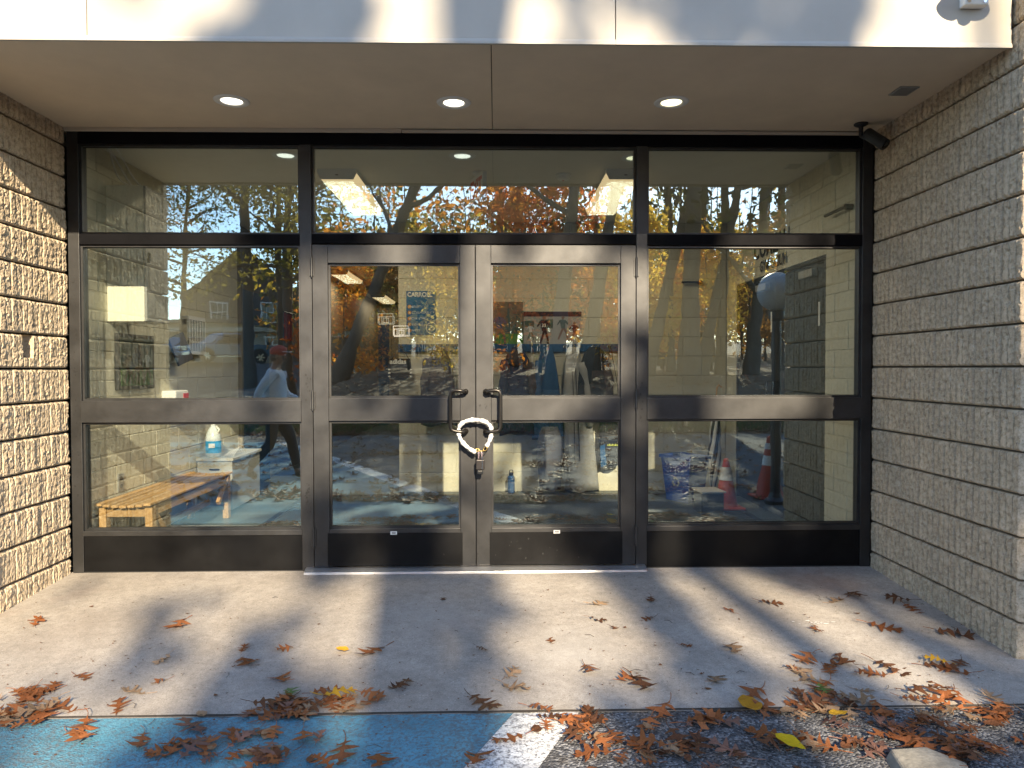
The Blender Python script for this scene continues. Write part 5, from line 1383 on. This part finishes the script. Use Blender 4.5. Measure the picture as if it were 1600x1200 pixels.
# bright understorey
under = [('flame orange sapling mirrored in the left door by the ceiling lights', -6.2, -24, 5.2, 'f_orange', 2400), ('golden sapling mirrored beside the blue poster', -1.75, -22, 4.6, 'f_yellow', 2000), ('orange red sapling filling the right part of the transom', 1.7, -23, 7.6, 'f_red', 3000),
         ('orange sapling between the slim trunks in the right door', .55, -22.5, 5.0, 'f_orange', 2200), ('dark green holly bush behind the fork of the dark trunk', 2.45, -23.5, 5.5, 'f_dark', 2400), ('yellow sapling low between the oaks at left of the right sidelight', 5.6, -24, 4.4, 'f_yellow', 1800),
         ('yellow sapling low behind the thickest oak', 7.2, -26, 4.6, 'f_yellow', 1800), ('orange sapling behind the leaning oak of the right sidelight', 8.0, -25, 5.0, 'f_orange', 1600), ('brown leaved sapling near the mirrored globe lamp', 10.2, -24, 5.4, 'f_brown', 1900), ('russet sapling at the middle of the left door reflection', -3.6, -25, 4.4, 'f_brown', 2000),
         ('olive sapling left of the russet one in the left door', -5.0, -28, 6.0, 'f_olive', 2200), ('golden sapling mirrored between the thickest oak and the straight slim one', 8.6, -23.5, 5.6, 'f_yellow', 2200), ('tall golden sapling mirrored just left of the thickest oak', 5.55, -22.5, 6.4, 'f_yellow', 2400), ('amber sapling low beside the right mullion reflection', 4.5, -25, 4.0, 'f_orange', 1800),
         ('red leaved sapling low at the left mullion', -8.2, -26, 3.4, 'f_red', 1500), ('green sapling under the white patch of sky in the transom', -1.9, -27, 5.5, 'f_green', 1800)]
for i, (lab, x, y, h, mt, n) in enumerate(under):
    tree('sapling', lab, x, y, .05, h, (.04 * (-1) ** i, 0), .12, mt, n, .12, 40 + i, 9, h * .26, .34, depth=1)
# tall neighbours higher up whose crowns break the sunlight (they stand in the same wood)
for i, (x, y, h, mt, n) in enumerate(((5.9, -23, 19, 'f_olive', 1700), (.3, -29, 21, 'f_brown', 1500), (9.5, -28, 21, 'f_olive', 2200), (8.4, -31, 22, 'f_brown', 2200), (11.5, -24, 18, 'f_yellow', 2400))):
    tree('tall_oak', 'tall slender oak deeper in the wood behind the front trunks', x, y, .19, h, (.01 * (i - 2), 0), .5, mt, n, .17, 60 + i, 9, 3.4, .6, group='tall oaks deep in the wood')
# unseen leaf clumps added in the sun's path to shade the storefront
def canopy(n, seed, ya, yb):
    rg = random.Random(seed); out = []
    while len(out) < n:
        y = -rg.uniform(ya, yb); c = (rg.uniform(-3.5, 2.7) - .19 * y, y, rg.uniform(-2.3, 2.75) - .515 * y)
        if cut_for_sun(c): continue
        for _ in range(7):
            p = (c[0] + rg.gauss(0, .16), c[1] + rg.gauss(0, .3), c[2] + rg.gauss(0, .13))
            if not cut_for_sun(p): out.append(p)
    return np.array(out)
tree('tall_oak', 'tall oak added to carry the leaves that shade the doors', 4.06, -24, .12, 19, (0, 0), .5, 'f_olive', 900, .15, 81, 8, 3.2, .5, shade_leaves=canopy(1300, 3, 20, 25))  # oak added to hold leaf clumps that dapple the sunlight
tree('tall_oak', 'tall brown leaved oak added beside the thickest trunk to carry shading leaves', 6.75, -22.5, .13, 17, (-.02, 0), .5, 'f_brown', 700, .15, 82, 8, 3.0, .5, shade_leaves=canopy(900, 4, 19, 23))  # second added oak, its clumps placed to block sun
# far wood: one mass
g = np.random.default_rng(5)
m = MB()
for k in range(150):
    x = r_.uniform(-14, 34); y = -r_.uniform(38, 75); h = r_.uniform(9, 16); z = gz(x, y); a = r_.gauss(0, .5)
    m.tube([(x, y, z - .3), (x + a * .4, y, z + h * .5), (x + a, y, z + h)], [r_.uniform(.06, .16), .07, .02], 5, cap=False)
tag(m.build('far_wood_trunks', 'bark', recentre=False), kind='stuff')
for mt, n in (('f_yellow', 15000), ('f_olive', 9000), ('f_brown', 9000), ('f_orange', 9000), ('f_dark', 7000)):
    k = n // 45; ctr = np.stack([g.uniform(-15, 36, k), -g.uniform(40, 76, k), np.zeros(k)], 1)
    ctr[:, 2] = np.array([gz(a, b) for a, b, _ in ctr]) + g.uniform(.4, 1, k) ** 1.5 * (12 if mt in ('f_dark', 'f_olive') else 9)
    C = ctr[g.integers(0, k, n)] + g.normal(0, .95, (n, 3)); C[:, 2] = np.maximum(C[:, 2], .6)
    o = bpy.data.objects.new('far_wood_foliage', leaf_cloud(C, .26, mt, 'far_foliage', seed=n)); COL.objects.link(o); tag(o, kind='stuff')

# ------------------------------------------------------------------ far houses
def house(label, x, y, w, d, h, roof_h, rz, wall, roof, wins=(), z=None, garage=0):
    z0 = gz(x, y) - .2 if z is None else z
    t = thing('house', label, 'house', (x, y, z0), rz)
    m = MB(); m.box(-w / 2, w / 2, -d / 2, d / 2, 0, h); m.build('wall', wall, t, local=True)
    m = MB(); e = .5
    m.prism([(-w / 2 - e, h - .15), (0, h + roof_h), (w / 2 + e, h - .15), (w / 2 + e, h + .08), (0, h + roof_h + .25), (-w / 2 - e, h + .08)], -d / 2 - e, d / 2 + e, 'y')
    m.build('roof', roof, t, local=True)
    m = MB(); m.prism([(-w / 2, h + .002), (w / 2, h + .002), (0, h + roof_h - .02)], -d / 2 + .02, d / 2 - .02, 'y'); m.build('gable', wall, t, local=True)
    for (wx, wz, ww, wh) in wins:
        m = MB(); m.box(wx - ww / 2 - .1, wx + ww / 2 + .1, d / 2 + .002, d / 2 + .06, wz - .1, wz + wh + .1); f = m.build('window', 'white', t, local=True)
        m = MB(); m.box(-ww / 2, ww / 2, .035, .06, -wh / 2, wh / 2); m.build('pane', 'carglass', f, local=True, recentre=False)
        m = MB()
        for k in (-1, 1): m.box(k * ww / 6 - .03, k * ww / 6 + .03, .062, .08, -wh / 2, wh / 2)
        m.box(-ww / 2, ww / 2, .082, .095, -.03, .03); m.build('muntin', 'white', f, local=True, recentre=False)
    for k in range(garage):
        gx = -w / 2 + (k + .5) * w / garage; m = MB(); m.box(gx - 1.2, gx + 1.2, d / 2 + .002, d / 2 + .05, .1, 2.3); gd = m.build('garage_door', 'beige_siding', t, local=True)
        m = MB()
        for q in range(4): m.box(-1.15, 1.15, .03, .04, -.95 + q * .52, -.50 + q * .52)
        m.build('panel', 'white', gd, local=True, recentre=False)
    return t
M['beige_siding'] = simple('beige_siding', (.42, .37, .28), .8, 0, .1, 3)
M['dark_siding'] = simple('dark_siding', (.055, .052, .055), .8, 0, .2, 2)
M['roof_dark'] = simple('dark_shingle', (.030, .032, .038), .9, 0, .3, 4)
M['grey_siding'] = simple('grey_siding', (.10, .10, .11), .8, 0, .1, 3)
house('dark gabled house rising behind the parked pickup in the left reflection', -22.2, -60, 9, 9, 5.0, 4.2, R(-14), 'dark_siding', 'roof_dark', [(-2, 3.2, 1.2, 1.5), (2, 3.2, 1.2, 1.5)])
t = house('long low beige building with a pale eave behind the pickup', -22.5, -51, 17, 6, 2.7, .5, R(-10), 'beige_siding', 'grey_siding', [(-4.5, .9, 1.3, 1.1), (5.5, .9, 1.3, 1.1)])
m = MB(); m.box(-9, 9, 3.05, 3.6, 2.42, 2.72); m.build('eave', 'trim', t, local=True)
house('grey house with white muntin windows mirrored in the left door', -10.8, -50, 7, 7, 5.0, 2.0, R(6), 'grey_siding', 'roof_dark', [(0.2, 2.1, 1.1, 1.6), (-2.2, 2.1, 1.0, 1.6), (2.3, 2.1, 1.0, 1.6)])

# ------------------------------------------------------------------ vehicles
def bevmesh(m, name, mat, t, bv): return m.build(name, mat, t, local=True, recentre=False, bevel=bv, seg=3)
def wheel(t, x, y, r=.40, w=.26):
    m = MB(); m.lathe([(r * .62, -w / 2), (r * .93, -w / 2), (r, -w / 2 + .04), (r, w / 2 - .04), (r * .93, w / 2), (r * .62, w / 2)], (x, y, r), (0, 1, 0), 28); wh = m.build('wheel', 'tyre', t, local=True)
    s = 1 if y > 0 else -1; m = MB()
    m.lathe([(r * .62, 0), (r * .60, .02), (r * .5, .0)], (0, s * w * .42, 0), (0, s, 0), 24)
    for k in range(6):
        a = k * PI / 3; m.obox((math.cos(a) * r * .33, s * (w * .5), math.sin(a) * r * .33), (math.cos(a) * r * .28, 0, math.sin(a) * r * .28), (0, .012, 0), (-math.sin(a) * .035, 0, math.cos(a) * .035))
    m.build('rim', 'chrome', wh, local=True, recentre=False)
def pickup(label, x, y, z, rz, paint, lower):
    t = thing('pickup_truck', label, 'pickup truck', (x, y, z), rz)
    W = 1.0
    m = MB(); m.prism([(-2.9, .62), (-2.9, 1.18), (.55, 1.18), (1.15, 1.20), (2.75, 1.12), (2.9, 1.0), (2.92, .55), (2.4, .45), (-2.7, .48)], -W, W, 'y'); bevmesh(m, 'body', paint, t, .06)
    m = MB(); v = []
    lo = [(-.95, 1.185), (1.35, 1.205)]; hi = [(-.75, 1.90), (.55, 1.92)]
    m.add([(lo[0][0], -.94, lo[0][1]), (lo[1][0], -.94, lo[1][1]), (lo[1][0], .94, lo[1][1]), (lo[0][0], .94, lo[0][1]), (hi[0][0], -.74, hi[0][1]), (hi[1][0], -.74, hi[1][1]), (hi[1][0], .74, hi[1][1]), (hi[0][0], .74, hi[0][1])],
          [(0, 3, 2, 1), (4, 5, 6, 7), (0, 1, 5, 4), (1, 2, 6, 5), (2, 3, 7, 6), (3, 0, 4, 7)]); bevmesh(m, 'cab', paint, t, .06)
    m = MB(); m.add([(1.36, -.82, 1.24), (1.36, .82, 1.24), (.64, .66, 1.84), (.64, -.66, 1.84)], [(0, 1, 2, 3)]); m.v = [(a + .02, b, c + .02) for a, b, c in m.v]; m.build('windscreen', 'carglass', t, local=True)
    for s in (-1, 1):
        for a, b in ((-.78, .12), (.18, 1.02)):
            m = MB(); m.add([(a, s * .955, 1.27), (b, s * .955, 1.27), (min(b, .55) - .02, s * .795, 1.80), (max(a, -.68), s * .795, 1.80)], [(0, 1, 2, 3) if s < 0 else (3, 2, 1, 0)]); m.build('side_window', 'carglass', t, local=True)
        m = MB(); m.box(.92, 1.10, s * 1.0, s * 1.22, 1.22, 1.42); bevmesh(m, 'mirror', 'black', t, .03)
        m = MB(); m.box(2.86, 2.945, s * .62, s * .97, .86, 1.04); bevmesh(m, 'headlight', 'white', t, .02)
        m = MB(); m.box(-1.4, 1.3, s * .98, s * 1.10, .36, .44); bevmesh(m, 'running_board', 'chrome', t, .01)
        m = MB(); m.lathe([(.50, 0), (.50, .03)], (1.85, s * .985, .45), (0, s, 0), 24); m.lathe([(.50, 0), (.50, .03)], (-1.85, s * .985, .45), (0, s, 0), 24); m.build('wheel_arch', 'black', t, local=True)
        for wx in (1.85, -1.85): wheel(t, wx, s * .93)
        m = MB(); m.box(.10, .13, s * 1.002, s * 1.006, .6, 1.17); m.box(-.5, -.3, s * 1.002, s * 1.02, 1.02, 1.06); m.build('door_trim', 'black', t, local=True)
    m = MB(); m.box(2.90, 2.96, -.60, .60, .74, 1.04); gr = m.build('grille', 'black', t, local=True)
    m = MB()
    for k in range(3): m.box(.031, .05, -.58, .58, -.12 + k * .1, -.07 + k * .1)
    m.build('grille_bar', 'chrome', gr, local=True, recentre=False)
    m = MB(); m.box(2.88, 3.02, -.98, .98, .45, .68); bevmesh(m, 'bumper', 'chrome', t, .03)
    m = MB(); m.box(-2.85, -1.0, -.86, .86, 1.181, 1.20); m.build('bed_floor', 'black', t, local=True)
pickup('blue pickup truck with a pale shining hood before the low beige building', -17.6, -42, gz(-17.6, -42), R(128), 'truck_blue', 'truck_blue')
def suv(label, x, y, z, rz, paint):
    t = thing('parked_car', label, 'car', (x, y, z), rz)
    m = MB(); m.prism([(-2.2, .45), (-2.25, 1.0), (1.0, 1.02), (2.05, .92), (2.25, .75), (2.25, .40), (-2.1, .32)], -.92, .92, 'y'); bevmesh(m, 'body', paint, t, .07)
    m = MB(); m.add([(-2.15, -.86, 1.0), (1.05, -.86, 1.02), (1.05, .86, 1.02), (-2.15, .86, 1.0), (-1.9, -.68, 1.62), (.25, -.68, 1.65), (.25, .68, 1.65), (-1.9, .68, 1.62)], [(0, 3, 2, 1), (4, 5, 6, 7), (0, 1, 5, 4), (1, 2, 6, 5), (2, 3, 7, 6), (3, 0, 4, 7)]); bevmesh(m, 'cabin', 'carglass', t, .06)
    m = MB(); m.box(-1.85, .2, -.67, .67, 1.651, 1.70); bevmesh(m, 'roof', paint, t, .03)
    for s in (-1, 1):
        for wx in (1.4, -1.4): wheel(t, wx, s * .84, .35, .22)
        m = MB(); m.box(2.18, 2.27, s * .55, s * .88, .68, .84); bevmesh(m, 'headlight', 'white', t, .02)
    m = MB(); m.box(2.24, 2.29, -.5, .5, .48, .66); m.build('grille', 'black', t, local=True)
suv('pale blue grey car parked left of the pickup, half hidden', -20.6, -42.2, gz(-20.6, -42.2), R(122), 'silver')

# ------------------------------------------------------------------ globe lamp and cone outside
t = thing('globe_lamp_post', 'pale round globe lamp on a dark post, mirrored by the gym doors', 'lamp post', (2.99, -2.8, gz(3, -2.8)))
m = MB(); m.ball((2.99, -2.8, 2.11), .205, 30, 18); m.build('globe', simple('globe_plastic', (.50, .52, .54), .35, 0, .05), t, smooth=True)
m = MB(); z0 = gz(3, -2.8); m.lathe([(.11, .0), (.11, .04), (.07, .07), (.055, .12), (.05, 1.95), (.085, 1.98), (.085, 2.06)], (2.99, -2.8, z0), n=20); m.build('post', simple('post_navy', (.015, .02, .035), .4), t, smooth=False)
cone_thing('tall red traffic cone out on the lot, mirrored at the far right', 3.10, -3.25, gz(3.1, -3.25), .70, .15, 'cone_red', [(.52, .68), (.78, .88)], .18)

# ------------------------------------------------------------------ the walking man (seen in the glass)
def skin(name, V, E, mat, parent, root=0, sub=2):
    me = bpy.data.meshes.new(name); me.from_pydata([v[:3] for v in V], E, [])
    me.materials.append(M[mat] if isinstance(mat, str) else mat)
    o = bpy.data.objects.new(name, me); COL.objects.link(o); o.parent = parent
    o.modifiers.new('skin', 'SKIN').use_smooth_shade = True
    for i, v in enumerate(V):
        rr = v[3]; me.skin_vertices[0].data[i].radius = rr if isinstance(rr, tuple) else (rr, rr)
    me.skin_vertices[0].data[root].use_root = True
    sd = o.modifiers.new('sub', 'SUBSURF'); sd.levels = sd.render_levels = sub
    return o
def chain(V, E, pts, start=None):
    prev = start
    for p in pts:
        V.append(p); i = len(V) - 1
        if prev is not None: E.append((prev, i))
        prev = i
    return prev
M['skin'] = simple('skin', (.30, .16, .10), .5, 0, .06)
man = thing('person', 'man in a pale shirt and red white cap striding across the lot', 'person', (-2.93, -4.72, gz(-2.9, -4.7)), R(-6))
V, E = [], []
V.append((0, 0, .96, (.15, .12)))
top = chain(V, E, [(.01, 0, 1.12, (.145, .115)), (.02, 0, 1.30, (.165, .12)), (.02, 0, 1.43, (.13, .09)), (.03, 0, 1.50, (.055, .055)), (.045, 0, 1.555, (.055, .055)), (.06, 0, 1.62, (.085, .075)), (.065, 0, 1.70, (.088, .075)), (.06, 0, 1.75, (.05, .045))], 0)
ch = 3
def arm(s, el, wr, hd):
    sh = chain(V, E, [(.02, s * .17, 1.42, .062), (.02 + (el[0] - .02) * .2, s * .21, 1.36, .052), (*el, .040), (*wr, .030), (*hd, (.034, .018))], ch)
    d = (Vector(hd) - Vector(wr)).normalized(); sd = d.cross(Vector((0, s, 0))).normalized()
    for k in range(4):
        o = sd * (k - 1.5) * .02; b = Vector(hd) + o
        chain(V, E, [(*(b + d * .045), .009), (*(b + d * .075 + Vector((.012, 0, -.004))), .008)], sh)
    chain(V, E, [(*(Vector(hd) - sd * .042 + d * .01), .010), (*(Vector(hd) - sd * .05 + d * .042), .009)], sh)
arm(1, (-.16, .24, 1.14), (-.14, .25, .90), (-.12, .25, .82)); arm(-1, (.10, -.25, 1.13), (.30, -.22, 1.04), (.37, -.20, 1.05))
def leg(s, kn, an, toe): chain(V, E, [(0 + kn[0] * .2, s * .095, .86, .085), (*kn, .060), (*an, .045), (an[0] * .5 + toe[0] * .5, toe[1], toe[2] + .01, .042), (*toe, .034)], 0)
legs = ((1, (-.02, .10, .51), (-.30, .10, .17), (-.20, .10, .045)), (-1, (.20, -.10, .52), (.27, -.10, .10), (.42, -.11, .035)))
for a in legs: leg(*a)
skin('body', V, E, 'skin', man)
V, E = [(0, 0, .80, (.20, .17))], []
top = chain(V, E, [(.01, 0, 1.10, (.195, .165)), (.02, 0, 1.30, (.205, .165)), (.02, 0, 1.43, (.16, .13)), (.03, 0, 1.475, (.075, .07))], 0)
for s, el, wr in ((1, (-.16, .24, 1.14), (-.14, .25, .92)), (-1, (.10, -.25, 1.13), (.27, -.225, 1.05))):
    chain(V, E, [(.02, s * .17, 1.42, .078), (.02 + (el[0] - .02) * .2, s * .215, 1.35, .070), (*el, .058), (*wr, .044)], 3)
skin('shirt', V, E, simple('pale_shirt', (.66, .68, .72), .8, 0, .06), man)
V, E = [(0, 0, .95, (.158, .13))], []
for s, kn, an, toe in legs: chain(V, E, [(kn[0] * .2, s * .095, .84, .100), (kn[0] * .7, s * .10, .66, .085), (*kn, .073), ((kn[0] + an[0]) / 2, s * .1, (kn[2] + an[2]) / 2, .067), (an[0], an[1], an[2] + .02, .066)], 0)
skin('trousers', V, E, simple('dark_trousers', (.035, .034, .036), .8, 0, .1), man)
for s, kn, an, toe in legs:
    V, E = [], []; chain(V, E, [(an[0] - .04, an[1], an[2] - .02 if s < 0 else an[2] - .06, .048), (an[0] + .04, an[1], (an[2] + toe[2]) / 2, .052), (*toe, .042)]); skin('shoe', V, E, 'black', man)
m = MB(); m.ball((.058, 0, 1.70), .104, 20, 12, (1.05, .90, .78)); m.v = [v for v in m.v]; cp_ = m.build('cap', simple('cap_red', (.45, .06, .05), .8), man, smooth=True, local=True)
m = MB()
pr = [(.12 + .12 * math.sin(k * PI / 8), .085 * math.cos(k * PI / 8)) for k in range(9)]
m.prism(pr, 1.688, 1.698, 'z'); m.build('cap_peak', 'white', man, local=True)
m = MB(); m.ball((.042, 0, 1.64), .096, 18, 10, (.95, .84, .85)); m.build('hair', simple('grey_hair', (.09, .08, .075), .8), man, smooth=True, local=True)
for s in (-1, 1):
    m = MB(); m.ball((.138, s * .030, 1.655), .011, 8, 6); m.build('eye', 'white', man, smooth=True, local=True)
    m = MB(); m.ball((.055, s * .082, 1.635), .028, 10, 8, (.7, .35, 1.1)); m.build('ear', 'skin', man, smooth=True, local=True)
m = MB(); m.add([(.138, 0, 1.66), (.138, .016, 1.612), (.138, -.016, 1.612), (.168, 0, 1.615)], [(0, 1, 3), (0, 3, 2), (1, 2, 3), (0, 2, 1)]); m.build('nose', 'skin', man, local=True)
m = MB(); m.box(.128, .142, -.022, .022, 1.580, 1.588); m.build('mouth', simple('lips', (.25, .09, .08), .5), man, local=True)
